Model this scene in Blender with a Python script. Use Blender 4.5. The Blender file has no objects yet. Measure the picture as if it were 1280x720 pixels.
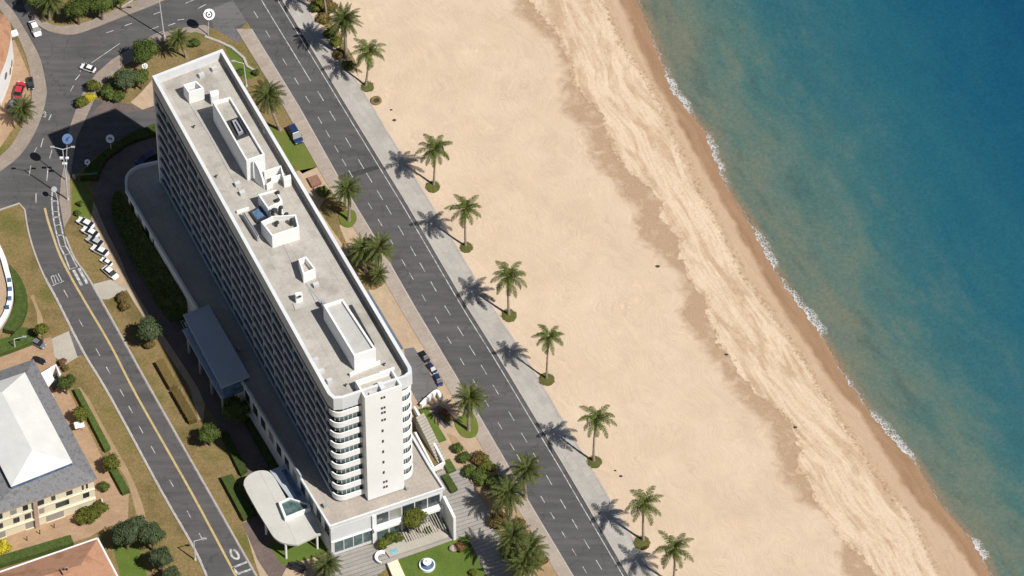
import bpy, bmesh, math, random
import numpy as np
from mathutils import Vector, Matrix
random.seed(7); rng = np.random.default_rng(7)
S = bpy.context.scene; COL = S.collection
R = math.radians

# ------------------------------------------------------------------ camera
ELEV, FPX = R(53), 8000.0
DIST = FPX/6.7
FW = Vector((0, math.cos(ELEV), -math.sin(ELEV))); UP = Vector((0, math.sin(ELEV), math.cos(ELEV))); RT = Vector((1, 0, 0))
CAM = -FW*DIST
def G(px, py, z=0.0):
    """point of the plane of height z that the photograph shows at a pixel"""
    d = FW + RT*((px-640)/FPX) + UP*((360-py)/FPX)
    return CAM + d*((z-CAM.z)/d.z)
cam = bpy.data.cameras.new('camera'); co = bpy.data.objects.new('camera', cam); COL.objects.link(co)
cam.sensor_width = 36; cam.lens = 36*FPX/1280; cam.clip_start = 1; cam.clip_end = 20000
co.location = CAM; co.rotation_euler = (R(90)-ELEV, 0, 0)
S.camera = co

# ------------------------------------------------------------------ light
SUN_EL = R(54.5); SUN_DIR = R(140-180)            # direction (math angle) towards the sun
sv = Vector((math.cos(SUN_EL)*math.cos(SUN_DIR), math.cos(SUN_EL)*math.sin(SUN_DIR), math.sin(SUN_EL)))
sun = bpy.data.lights.new('sun', 'SUN'); so = bpy.data.objects.new('sun', sun); COL.objects.link(so)
sun.energy = 5.0; sun.angle = R(0.5); sun.color = (1, .965, .905)
so.rotation_euler = sv.to_track_quat('Z', 'Y').to_euler()
w = bpy.data.worlds.new('World'); S.world = w; w.use_nodes = True
nt = w.node_tree; sky = nt.nodes.new('ShaderNodeTexSky'); sky.sky_type = 'NISHITA'; sky.sun_disc = False
sky.sun_elevation = SUN_EL; sky.sun_rotation = math.pi/2 - SUN_DIR; sky.air_density = 1.0; sky.dust_density = 0.6
nt.links.new(sky.outputs[0], nt.nodes['Background'].inputs[0]); nt.nodes['Background'].inputs[1].default_value = 0.05
S.view_settings.view_transform = 'Standard'; S.view_settings.look = 'None'; S.view_settings.gamma = 1
S.view_settings.exposure = 0.13
S.render.engine = 'CYCLES'

# ------------------------------------------------------------------ materials
def N(nt, t, **kw):
    n = nt.nodes.new(t)
    for k, v in kw.items():
        if k in n.inputs: n.inputs[k].default_value = v
        else: setattr(n, k, v)
    return n
def c4(c): return (*c, 1)
def ramp(nt, fac, stops, interp='LINEAR'):
    r = nt.nodes.new('ShaderNodeValToRGB'); r.color_ramp.interpolation = interp
    e = r.color_ramp.elements
    while len(e) < len(stops): e.new(1)
    for k, (p, c) in enumerate(stops):
        e[k].position = p; e[k].color = c4(c) if not isinstance(c, (int, float)) else (c, c, c, 1)
    nt.links.new(fac, r.inputs[0]); return r.outputs[0]
def mixc(nt, f, a, b, mode='MIX'):
    m = nt.nodes.new('ShaderNodeMix'); m.data_type = 'RGBA'; m.blend_type = mode
    for s, v in ((m.inputs[0], f), (m.inputs[6], a), (m.inputs[7], b)):
        if hasattr(v, 'is_linked'): nt.links.new(v, s)
        else: s.default_value = v if isinstance(v, (int, float)) else c4(v)
    return m.outputs[2]
def mth(nt, op, a, b=0.0, c=0.0, clamp=False):
    m = nt.nodes.new('ShaderNodeMath'); m.operation = op; m.use_clamp = clamp
    for i, v in enumerate((a, b, c)):
        if hasattr(v, 'is_linked'): nt.links.new(v, m.inputs[i])
        else: m.inputs[i].default_value = v
    return m.outputs[0]
def noise(nt, vec, scale, detail=4, rough=.55, dist=0.0):
    n = N(nt, 'ShaderNodeTexNoise', Scale=scale, Detail=detail, Roughness=rough, Distortion=dist)
    nt.links.new(vec, n.inputs['Vector']); return n.outputs['Fac']
def newmat(name):
    m = bpy.data.materials.new(name); m.use_nodes = True
    return m, m.node_tree, m.node_tree.nodes['Principled BSDF']
def mat(name, c1, c2=None, scale=.5, rough=.85, bump=0.0, bscale=None, c3=None, metal=0.0, lines=None, lo=.35, hi=.65, speck=.15, spec=.3, rnd=0.0):
    """two or three tones mixed by broad noise, a fine grain over it, optional slab joints"""
    m, nt, b = newmat(name)
    tc = nt.nodes.new('ShaderNodeTexCoord').outputs['Object']
    c2 = c2 or tuple(x*.8 for x in c1)
    f = noise(nt, tc, scale, 6, .6)
    stops = [(lo, c1), (hi, c2)] if not c3 else [(lo, c1), ((lo+hi)/2, c2), (hi, c3)]
    col = ramp(nt, f, stops)
    g = noise(nt, tc, (bscale or scale*14), 3, .7)
    col = mixc(nt, 1.0, col, ramp(nt, g, [(.25, 1-speck), (.75, 1+speck)]), 'MULTIPLY')
    if lines:
        bw, bh, ang, dark, mort = lines
        mp = N(nt, 'ShaderNodeMapping'); mp.inputs['Rotation'].default_value = (0, 0, -ang)
        nt.links.new(tc, mp.inputs[0])
        bt = N(nt, 'ShaderNodeTexBrick', Scale=1.0); bt.inputs['Brick Width'].default_value = bw; bt.inputs['Row Height'].default_value = bh
        bt.inputs['Mortar Size'].default_value = mort; bt.inputs['Color1'].default_value = (1, 1, 1, 1)
        bt.inputs['Color2'].default_value = (.88, .88, .88, 1); bt.inputs['Mortar'].default_value = (dark, dark, dark, 1)
        nt.links.new(mp.outputs[0], bt.inputs['Vector'])
        col = mixc(nt, 1.0, col, bt.outputs[0], 'MULTIPLY')
    if name == 'roof_screed':
        col = mixc(nt, 1.0, col, ramp(nt, noise(nt, tc, .35, 5, .7, .8), [(.30, .80), (.46, 1.0), (.8, 1.04)]), 'MULTIPLY')
    if rnd:
        oi = nt.nodes.new('ShaderNodeObjectInfo').outputs['Random']
        col = mixc(nt, 1.0, col, ramp(nt, oi, [(0, 1-rnd), (1, 1+rnd)]), 'MULTIPLY')
    nt.links.new(col, b.inputs['Base Color'])
    b.inputs['Roughness'].default_value = rough; b.inputs['Metallic'].default_value = metal
    b.inputs['Specular IOR Level'].default_value = spec
    if bump:
        bn = N(nt, 'ShaderNodeBump', Strength=bump, Distance=.15); nt.links.new(g, bn.inputs['Height']); nt.links.new(bn.outputs[0], b.inputs['Normal'])
    return m
A_ROAD = R(-60.5)                                   # heading of the coast road
M = {}
M['dry'] = mat('dry_grass', (.125, .098, .034), (.21, .148, .064), .11, .95, .6, 2.2, c3=(.125, .115, .03), speck=.35)
M['dirt'] = mat('bare_dirt', (.30, .20, .11), (.36, .25, .15), .3, .95, .4, 4, speck=.2)
M['lawn'] = mat('lawn_grass', (.075, .12, .018), (.105, .145, .026), .25, .95, .5, 5, speck=.3)
M['lawn2'] = mat('olive_lawn', (.10, .135, .022), (.135, .15, .032), .3, .95, .5, 5, speck=.3)
def asphalt(name, k):
    m, nt, b = newmat(name); tc = nt.nodes.new('ShaderNodeTexCoord').outputs['Object']
    mp = N(nt, 'ShaderNodeMapping'); mp.inputs['Rotation'].default_value = (0, 0, R(61)); mp.inputs['Scale'].default_value = (.05, .6, 1)
    nt.links.new(tc, mp.inputs[0])
    col = ramp(nt, noise(nt, mp.outputs[0], 1.2, 6, .65), [(.3, (.050*k, .048*k, .049*k)), (.7, (.078*k, .074*k, .073*k))])
    col = mixc(nt, 1.0, col, ramp(nt, noise(nt, tc, .13, 5, .6), [(.3, .85), (.7, 1.12)]), 'MULTIPLY')
    col = mixc(nt, 1.0, col, ramp(nt, noise(nt, tc, 7, 3, .8), [(.2, .82), (.8, 1.18)]), 'MULTIPLY')
    v = N(nt, 'ShaderNodeTexVoronoi', Scale=.11, feature='DISTANCE_TO_EDGE')
    d = nt.nodes.new('ShaderNodeVectorMath'); d.operation = 'ADD'
    nn = N(nt, 'ShaderNodeTexNoise', Scale=.5, Detail=4); nt.links.new(tc, nn.inputs[0])
    sc = nt.nodes.new('ShaderNodeVectorMath'); sc.operation = 'SCALE'; sc.inputs[3].default_value = 4.0; nt.links.new(nn.outputs[1], sc.inputs[0])
    nt.links.new(tc, d.inputs[0]); nt.links.new(sc.outputs[0], d.inputs[1]); nt.links.new(d.outputs[0], v.inputs['Vector'])
    crack = ramp(nt, v.outputs['Distance'], [(.003, .72), (.012, 1.0)])
    col = mixc(nt, 1.0, col, crack, 'MULTIPLY')
    nt.links.new(col, b.inputs['Base Color']); b.inputs['Roughness'].default_value = .9; b.inputs['Specular IOR Level'].default_value = .25
    return m
M['asphalt'] = asphalt('asphalt', 1.42)
M['bluegrey'] = mat('blue_grey_shade', (.13, .16, .20), (.10, .125, .16), .4, .6)  # shade tone painted on the raised strip beside the hotel
M['shadegrey'] = mat('parapet_shade_grey', (.27, .265, .26), (.22, .215, .21), .4, .8, 0, 3)  # darker grey that paints shade on the parapet's inner face
M['disc'] = mat('rough_grass', (.075, .088, .02), (.12, .11, .03), 1.2, .95, .4, 5, speck=.3)
M['patch'] = asphalt('shadow_dark_asphalt', .85)  # darker asphalt for the shadow painted across the road
M['asphalt2'] = asphalt('patched_asphalt', 2.1)
M['slab'] = mat('promenade_slabs', (.36, .33, .295), (.43, .40, .36), .15, .9, .2, 3, lines=(2.4, 1.2, A_ROAD, .82, .03), speck=.1)
M['walk'] = mat('pink_sidewalk', (.33, .27, .225), (.38, .32, .27), .2, .9, .2, 3, lines=(1.6, .8, A_ROAD+R(90), .8, .03), speck=.12)
M['walk2'] = mat('weathered_sidewalk', (.26, .21, .17), (.31, .26, .215), .2, .9, .2, 3, lines=(1.2, .8, R(30), .8, .03), speck=.15)
M['plaza'] = mat('beige_paving', (.46, .345, .235), (.41, .30, .20), .2, .9, .2, 3, lines=(1.5, .75, A_ROAD, .85, .02), speck=.12)
M['tilepave'] = mat('terracotta_terrace', (.40, .265, .165), (.34, .225, .14), .3, .9, .2, 3, lines=(1.2, .6, R(18), .85, .025), speck=.12)
M['planks'] = mat('ribbed_walkway', (.34, .31, .28), (.29, .27, .245), .3, .9, .2, 3, lines=(30, .85, R(22), .55, .07), speck=.12)
M['cobble'] = mat('cobbled_driveway', (.135, .10, .09), (.18, .135, .12), .25, .9, .35, 4, lines=(.9, .45, R(25), .75, .04), speck=.25)
M['conc'] = mat('concrete', (.42, .38, .32), (.36, .33, .28), .25, .9, .15, 3, speck=.12)
M['kerb'] = mat('kerb_stone', (.42, .38, .34), (.35, .32, .29), .4, .9, .1, 3)
M['paint'] = mat('road_paint', (.54, .54, .52), (.20, .20, .197), 1.1, .7, 0, 6, lo=.38, hi=.66, speck=.2)
M['yellow'] = mat('yellow_road_paint', (.50, .38, .17), (.36, .28, .15), .9, .7, 0, 6, lo=.4, hi=.72, speck=.2)
M['white'] = mat('white_render', (.83, .825, .81), (.77, .765, .75), .1, .7, .05, 2, speck=.03)
M['fascia'] = mat('white_fascia', (.66, .665, .67), (.56, .57, .58), .15, .7, .05, 2, speck=.05)
M['roof'] = mat('roof_screed', (.38, .35, .31), (.43, .40, .355), .13, .9, .15, 2.5, c3=(.325, .295, .26), lines=(9, 4.5, R(-63.5), .80, .05), speck=.12)
M['roofgrey'] = mat('grey_roof_membrane', (.40, .39, .37), (.46, .45, .42), .3, .85, .1, 3, speck=.1)
M['canopy'] = mat('metal_canopy_roof', (.34, .38, .42), (.39, .43, .47), .2, .6, .0, 3, speck=.04)
M['canopyw'] = mat('pale_canopy_roof', (.45, .44, .40), (.50, .49, .45), .3, .8, .0, 3, speck=.06)
M['podroof'] = mat('podium_roof', (.36, .315, .27), (.42, .37, .315), .15, .9, .2, 2.5, speck=.15, lines=(4, 2, R(-63.5), .85, .05))
M['balcshade'] = mat('balcony_shade_render', (.42, .46, .50), (.26, .29, .32), .9, .75, 0, 3, lo=.3, hi=.75, speck=.12)  # bluish shade of the west bands painted into the render colour
M['recess'] = mat('recess_wall', (.14, .15, .17), (.09, .10, .11), .4, .8, 0, 3)
M['dark'] = mat('dark_metal', (.03, .032, .036), (.05, .05, .055), .8, .5, 0, 5, spec=.5)
M['grey'] = mat('grey_metal', (.30, .31, .32), (.36, .37, .38), .8, .5, 0, 5, spec=.5)
M['galv'] = mat('galvanised_pole', (.55, .56, .56), (.48, .49, .5), .8, .45, 0, 5, spec=.5)
M['frame'] = mat('window_frame', (.62, .63, .64), (.55, .56, .57), .8, .5)
M['slate'] = mat('slate_roof', (.14, .14, .145), (.19, .187, .19), .9, .85, .3, 5, c3=(.12, .122, .13), speck=.3)
M['whiteroof'] = mat('white_membrane_roof', (.64, .635, .605), (.58, .575, .55), .35, .8, .05, 3, speck=.04)
M['terra'] = mat('terracotta_tiles', (.38, .20, .12), (.43, .235, .145), .35, .85, .2, 4, c3=(.33, .165, .10), speck=.15)
M['cream'] = mat('cream_render', (.72, .64, .48), (.66, .58, .43), .3, .8, .05, 3, speck=.05)
M['pinkstone'] = mat('pink_stone_trim', (.45, .33, .25), (.40, .29, .22), .5, .85, .05, 3)
M['brick'] = mat('brick_planter', (.20, .10, .07), (.26, .14, .10), .6, .9, .1, 3)
M['bark'] = mat('palm_bark', (.24, .19, .14), (.33, .27, .20), 1.2, .95, .4, 6, speck=.25)
M['bark2'] = mat('tree_bark', (.14, .10, .07), (.2, .15, .1), 1.2, .95, .4, 6, speck=.25)
M['rock'] = mat('dark_stone', (.04, .035, .03), (.07, .06, .05), 1.2, .9, .4, 6)
M['pinkrock'] = mat('pale_pink_stone', (.42, .33, .29), (.35, .27, .24), 1.2, .9, .4, 6)
M['blue'] = mat('blue_sign_enamel', (.07, .14, .30), (.085, .16, .33), .8, .4, 0, 4, spec=.5)
M['signw'] = mat('white_sign_enamel', (.82, .82, .82), (.78, .78, .78), .8, .4, 0, 4, spec=.5)
M['green'] = mat('green_barrier_paint', (.10, .17, .07), (.13, .2, .09), .8, .5)
M['pool'] = mat('pool_water', (.16, .34, .38), (.20, .38, .42), .6, .15, .05, 2, spec=.5)
def leafmat(name, c1, c2, c3, rnd=.12, scale=1.1):
    m, nt, b = newmat(name); tc = nt.nodes.new('ShaderNodeTexCoord').outputs['Object']
    col = ramp(nt, noise(nt, tc, scale, 4, .7), [(.3, c1), (.52, c2), (.75, c3)])
    wn = N(nt, 'ShaderNodeTexWhiteNoise'); g = nt.nodes.new('ShaderNodeNewGeometry')
    nt.links.new(g.outputs['Random Per Island'], wn.inputs['Vector'])
    col = mixc(nt, 1.0, col, ramp(nt, wn.outputs[0], [(0, .7), (1, 1.35)]), 'MULTIPLY')
    oi = nt.nodes.new('ShaderNodeObjectInfo').outputs['Random']
    col = mixc(nt, 1.0, col, ramp(nt, oi, [(0, 1-rnd), (1, 1+rnd)]), 'MULTIPLY')
    nt.links.new(col, b.inputs['Base Color']); b.inputs['Roughness'].default_value = .7; b.inputs['Specular IOR Level'].default_value = .12
    tr = nt.nodes.new('ShaderNodeBsdfTranslucent'); nt.links.new(col, tr.inputs[0])
    mx = nt.nodes.new('ShaderNodeMixShader'); mx.inputs[0].default_value = .14
    nt.links.new(b.outputs[0], mx.inputs[1]); nt.links.new(tr.outputs[0], mx.inputs[2])
    nt.links.new(mx.outputs[0], nt.nodes['Material Output'].inputs[0]); return m
M['leaf'] = leafmat('tree_leaves', (.045, .068, .016), (.08, .11, .026), (.13, .15, .036))
M['leafb'] = leafmat('bluish_tree_leaves', (.045, .062, .03), (.072, .096, .045), (.105, .13, .06))
M['leafo'] = leafmat('olive_shrub_leaves', (.075, .085, .015), (.11, .12, .022), (.15, .15, .03))
M['leafy'] = leafmat('yellow_blossom_leaves', (.30, .27, .03), (.55, .45, .03), (.12, .13, .02))
M['leafd'] = leafmat('dry_shrub_leaves', (.11, .085, .03), (.16, .11, .04), (.08, .075, .02))
M['leafr'] = leafmat('russet_shrub_leaves', (.14, .065, .035), (.20, .10, .05), (.09, .055, .03))
M['hedge'] = leafmat('hedge_leaves', (.045, .07, .018), (.065, .095, .024), (.09, .12, .03))
M['frond'] = leafmat('palm_fronds', (.034, .054, .010), (.075, .10, .017), (.17, .175, .036), scale=.8)
M['frondd'] = leafmat('date_palm_fronds', (.04, .055, .015), (.08, .096, .026), (.155, .158, .05), scale=.8)
M['frondo'] = leafmat('dry_palm_fronds', (.17, .125, .05), (.22, .16, .065), (.12, .10, .04))
def glassmat(name, tone, curtain=0.0):
    m, nt, b = newmat(name)
    tc = nt.nodes.new('ShaderNodeTexCoord').outputs['Object']
    col = ramp(nt, noise(nt, tc, .9, 3, .6), [(.35, tone), (.7, tuple(x*2.2+.01 for x in tone))])
    if curtain:
        oi = nt.nodes.new('ShaderNodeObjectInfo').outputs['Random']
        col = mixc(nt, ramp(nt, oi, [(1-curtain, 0.0), (min(1, 1-curtain+.02), 1.0)]), col, (.34, .33, .30))
        wv = N(nt, 'ShaderNodeTexWave', Scale=1.3, Distortion=1.0); nt.links.new(tc, wv.inputs[0])
        col = mixc(nt, .25, col, wv.outputs[0], 'MULTIPLY')
    nt.links.new(col, b.inputs['Base Color']); b.inputs['Roughness'].default_value = .08; b.inputs['Specular IOR Level'].default_value = .7
    return m
M['glass'] = glassmat('window_glass', (.02, .03, .036), .25)
M['glassg'] = glassmat('greenish_glass', (.05, .08, .08))
M['glassb'] = glassmat('blue_glass_roof', (.05, .09, .15))
def carpaint(name, c):
    m, nt, b = newmat(name); tc = nt.nodes.new('ShaderNodeTexCoord').outputs['Object']
    nt.links.new(ramp(nt, noise(nt, tc, 3, 3), [(.3, c), (.7, tuple(x*.93 for x in c))]), b.inputs['Base Color'])
    b.inputs['Roughness'].default_value = .3; b.inputs['Coat Weight'].default_value = .6; b.inputs['Coat Roughness'].default_value = .05; return m
M['carglass'] = mat('car_glass', (.012, .014, .018), (.02, .022, .027), 2, .25, spec=.4)
CP = {k: carpaint(k+'_car_paint', c) for k, c in dict(white=(.78, .78, .78), black=(.015, .015, .018), navy=(.018, .035, .10), red=(.55, .02, .05), grey=(.16, .17, .18), silver=(.45, .46, .47)).items()}
M['tyre'] = mat('tyre_rubber', (.018, .018, .018), (.025, .025, .025), 2, .9)
M['lampglass'] = mat('lamp_glass', (.75, .75, .72), (.7, .7, .68), 2, .2, spec=.6)
M['tail'] = mat('tail_light', (.4, .02, .02), (.35, .02, .02), 2, .25, spec=.6)

# ------------------------------------------------------------------ object helpers
def link(o, parent=None):
    COL.objects.link(o)
    if parent is not None: o.parent = parent
    return o
def obj(name, bm, m, parent=None, kind=None, label=None, cat=None, group=None, smooth=False, loc=None):
    if isinstance(bm, bmesh.types.BMesh):
        me = bpy.data.meshes.new(name); bmesh.ops.recalc_face_normals(bm, faces=bm.faces); bm.to_mesh(me); bm.free()
    else: me = bm
    for x in (m if isinstance(m, (list, tuple)) else [m]): me.materials.append(x)
    if smooth:
        for p in me.polygons: p.use_smooth = True
    o = bpy.data.objects.new(name, me); link(o, parent)
    if parent is not None:                      # geometry was written in world space: bring it into the parent's space
        inv = parent.matrix_world_inv if hasattr(parent, 'matrix_world_inv') else None
    if loc is not None: o.location = loc
    tagp(o, label, cat, group, kind); return o
def tagp(o, label=None, cat=None, group=None, kind=None):
    if label: o['label'] = label
    if cat: o['category'] = cat
    if group: o['group'] = group
    if kind: o['kind'] = kind
    return o
def thing(name, loc, label, cat, group=None, rz=0.0):
    o = bpy.data.objects.new(name, None); o.empty_display_size = .3; o.location = loc; o.rotation_euler = (0, 0, rz); link(o)
    return tagp(o, label, cat, group)
def part(root, name, bm, m, smooth=False, kind=None, parent=None, label=None):
    """mesh written in world coordinates -> child of root (an unrotated Empty), stored in its local space"""
    bmesh.ops.translate(bm, verts=bm.verts, vec=-Vector(root.location))
    return obj(name, bm, m, parent or root, kind=kind, smooth=smooth, label=label)
def dup(root, loc, rz, label, scale=1.0, group=None, cat=None):
    r = root.copy(); link(r); r.location = loc; r.rotation_euler = (0, 0, rz); r.scale = (scale,)*3
    r['label'] = label
    if cat: r['category'] = cat
    if group: r['group'] = group
    for ch in list(root.children):
        c = ch.copy(); link(c, r)
        for g in list(ch.children): link(g.copy(), c)
    return r
def prism(bm, pts, z0, z1, top=True, bottom=False):
    """closed polygon (world x,y) extruded z0..z1"""
    lo = [bm.verts.new((p[0], p[1], z0)) for p in pts]; hi = [bm.verts.new((p[0], p[1], z1)) for p in pts]
    n = len(pts)
    for i in range(n): bm.faces.new((lo[i], lo[(i+1) % n], hi[(i+1) % n], hi[i]))
    if top: bm.faces.new(hi)
    if bottom: bm.faces.new(lo[::-1])
def box(bm, c, s, rz=0.0):
    m = Matrix.Translation(c) @ Matrix.Rotation(rz, 4, 'Z') @ Matrix.Diagonal((*s, 1))
    bmesh.ops.create_cube(bm, size=1, matrix=m)
def tube(bm, a, b, r0, r1=None, seg=8):
    a, b = Vector(a), Vector(b); d = b-a
    m = Matrix.Translation((a+b)/2) @ d.to_track_quat('Z', 'Y').to_matrix().to_4x4()
    bmesh.ops.create_cone(bm, cap_ends=True, segments=seg, radius1=r0, radius2=r0 if r1 is None else r1, depth=d.length, matrix=m)
def ico(bm, c, r, sub=2, s=(1, 1, 1), jit=0.0):
    v = bmesh.ops.create_icosphere(bm, subdivisions=sub, radius=r, matrix=Matrix.Translation(c) @ Matrix.Diagonal((*s, 1)))['verts']
    if jit:
        for q in v: q.co += Vector((random.uniform(-1, 1), random.uniform(-1, 1), random.uniform(-1, 1)))*jit*r
def cr(pts, n=6, closed=False):
    """Catmull-Rom through points"""
    P = [Vector((p[0], p[1])) for p in pts]; out = []
    m = len(P)
    for i in range(m if closed else m-1):
        p0 = P[(i-1) % m] if closed or i > 0 else P[0]*2-P[1]
        p1 = P[i]; p2 = P[(i+1) % m]; p3 = P[(i+2) % m] if closed or i+2 < m else P[-1]*2-P[-2]
        for k in range(n):
            t = k/n; out.append(.5*((2*p1)+(p2-p0)*t+(2*p0-5*p1+4*p2-p3)*t*t+(3*p1-p0-3*p2+p3)*t**3))
    if not closed: out.append(P[-1])
    return [(p.x, p.y) for p in out]
def W(pts, z=0.0): return [G(p[0], p[1], z) for p in pts]
Z = [0.004]
def sheet(name, pts, m, z, h=0.0, kind='structure', label=None, cat=None):
    """surface drawn at ground level; h>0 makes it a raised slab with sides"""
    bm = bmesh.new(); w_ = W(pts, z+h)
    if h > 0: prism(bm, w_, 0.0 if z < .2 else z, z+h)
    else: bm.faces.new([bm.verts.new((p.x, p.y, z)) for p in w_])
    bmesh.ops.triangulate(bm, faces=[f for f in bm.faces if len(f.verts) > 4])
    return obj(name, bm, m, kind=kind, label=label, cat=cat)
def ribbon_bm(bm, pts, wid, z, h=0.0):
    """strip of given width (m) along world points"""
    P = [Vector((p[0], p[1])) for p in pts]; L = []; Rr = []
    for i, p in enumerate(P):
        d = (P[min(i+1, len(P)-1)]-P[max(i-1, 0)])
        if d.length < 1e-6: d = Vector((1, 0))
        n = Vector((-d.y, d.x)).normalized()*wid/2; L.append(p+n); Rr.append(p-n)
    if h > 0: prism(bm, L+Rr[::-1], z, z+h)
    else:
        a = [bm.verts.new((p.x, p.y, z)) for p in L]; b = [bm.verts.new((p.x, p.y, z)) for p in Rr]
        for i in range(len(P)-1): bm.faces.new((a[i], a[i+1], b[i+1], b[i]))
def lerp_at(poly, y):
    """x of an (x,y) polyline at height y, extrapolated at its ends"""
    if y <= poly[0][1]: a, b = poly[0], poly[1]
    elif y >= poly[-1][1]: a, b = poly[-2], poly[-1]
    else:
        for a, b in zip(poly, poly[1:]):
            if a[1] <= y <= b[1]: break
    return a[0]+(b[0]-a[0])*(y-a[1])/max(b[1]-a[1], 1e-6)

# ------------------------------------------------------------------ the lines of the coast (pixels of the photograph, read onto the ground)
ROAD_L = [(292, 0), (374, 134), (422, 220), (471, 301), (519, 385), (571, 472), (635, 582), (656, 619), (714, 716)]
ROAD_R = [(354, 0), (436, 135), (507, 250), (586, 385), (624, 445), (708, 585), (787, 720)]
PROM_R = [(379, 0), (396, 32), (443, 97), (464, 131), (541, 259), (616, 385), (656, 445), (739, 585), (818, 720)]
WATER = [(796, 0), (812, 39), (823, 68), (831, 87), (838, 110), (865, 144), (882, 166), (892, 194), (907, 231), (925, 259), (942, 287), (965, 332), (983, 360), (1009, 394), (1028, 421), (1055, 470), (1090, 518), (1117, 551), (1145, 579), (1174, 628), (1219, 680), (1240, 722)]
BERM_R = [(662, 0), (695, 37), (713, 76), (716, 99), (728, 116), (756, 144), (761, 169), (772, 195), (790, 217), (828, 252), (826, 268), (848, 301), (858, 341), (868, 360), (886, 370), (883, 391), (901, 430), (941, 487), (984, 519), (994, 545), (1000, 585), (1021, 618), (1030, 643), (1055, 675), (1078, 700), (1103, 722)]
BERM_L = [(642, 0), (655, 25), (693, 55), (704, 85), (705, 110), (706, 140), (730, 160), (735, 185), (748, 210), (775, 235), (796, 265), (800, 300), (835, 330), (852, 345), (857, 370), (848, 392), (872, 425), (900, 462), (920, 490), (960, 530), (968, 560), (976, 590), (1000, 625), (1030, 643), (1052, 675), (1050, 700), (1062, 722)]
WRACK = [(755, 0), (778, 56), (812, 101), (854, 195), (869, 222), (895, 276), (925, 335), (992, 430), (1045, 515), (1078, 565), (1112, 613), (1145, 652), (1174, 720)]
DAMP = [(778, 0), (817, 93), (857, 161), (868, 185), (917, 270), (954, 338), (975, 377), (1054, 492), (1080, 517), (1129, 602), (1193, 675), (1225, 720)]
Z_SEA = -0.9
ys = np.concatenate([[-4000, -1500, -700, -400, -250], np.arange(-160, 880.1, 2.0), [960, 1100, 1400, 2200, 4600]])
def ext(poly, y):
    x = lerp_at(poly, min(max(y, 0), 720))
    if y < 0: x += y*.56
    if y > 720: x += (y-720)*.63
    return x

# land: one sheet west of the sea to the horizon, dropping under the beach
bm = bmesh.new(); rows = []
for y in ys:
    a = G(ext(PROM_R, y)-8, y); row = []
    for dx, dz in ((-9000, 0), (-1500, 0), (-300, 0), (-80, 0), (0, 0), (2.5, -4)):
        row.append(bm.verts.new((a.x+dx, a.y, dz)))
    for dx in (400, 9000): row.append(bm.verts.new((a.x+dx, a.y, -12)))
    rows.append(row)
for r0, r1 in zip(rows, rows[1:]):
    for i in range(len(r0)-1): bm.faces.new((r0[i], r0[i+1], r1[i+1], r1[i]))
obj('ground', bm, M['dry'], kind='structure')

# beach: fine grid between the promenade and the sea bed, carrying its distances to the tide lines
NV = 150
vs, rows_n = [], len(ys); at = {k: [] for k in ('shore', 'bermr', 'berml', 'wrack', 'damp', 'along')}
CS = .873/6.7
lo_n = rng.normal(size=(40,))
for j, y in enumerate(ys):
    x0 = ext(PROM_R, y)-1.5; xw = ext(WATER, y); x1 = xw+90
    xr, xl, xk, xd = ext(BERM_R, y), ext(BERM_L, y), ext(WRACK, y), ext(DAMP, y)
    for i in range(NV):
        x = x0+(x1-x0)*i/(NV-1)
        ds, dr, dl, dk, dd = [(q-x)*CS for q in (xw, xr, xl, xk, xd)]
        t = min(max((x-x0)/(xr-x0), 0), 1)
        z = .14+.05*math.sin(y*.031+x*.017)*math.sin(x*.05-y*.011)*min(1, (x-x0)/25)+.10*t
        if dr < 0:                                # seaward of the scarp the sand falls to the water
            full = (xw-xr)*CS; z = .20-(.20-Z_SEA)*min(1, max(0, (-dr)/full))**1.15
        if ds < 0: z = Z_SEA+.12*ds
        p = G(x, y, z); vs.append((p.x, p.y, p.z))
        for k, v in zip(('shore', 'bermr', 'berml', 'wrack', 'damp', 'along'), (ds, dr, dl, dk, dd, y/6.0)): at[k].append(v)
fs = [(j*NV+i, j*NV+i+1, (j+1)*NV+i+1, (j+1)*NV+i) for j in range(rows_n-1) for i in range(NV-1)]
me = bpy.data.meshes.new('beach'); me.from_pydata(vs, [], fs)
for k, v in at.items():
    a = me.attributes.new(k, 'FLOAT', 'POINT'); a.data.foreach_set('value', np.array(v, dtype=np.float32))
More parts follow.
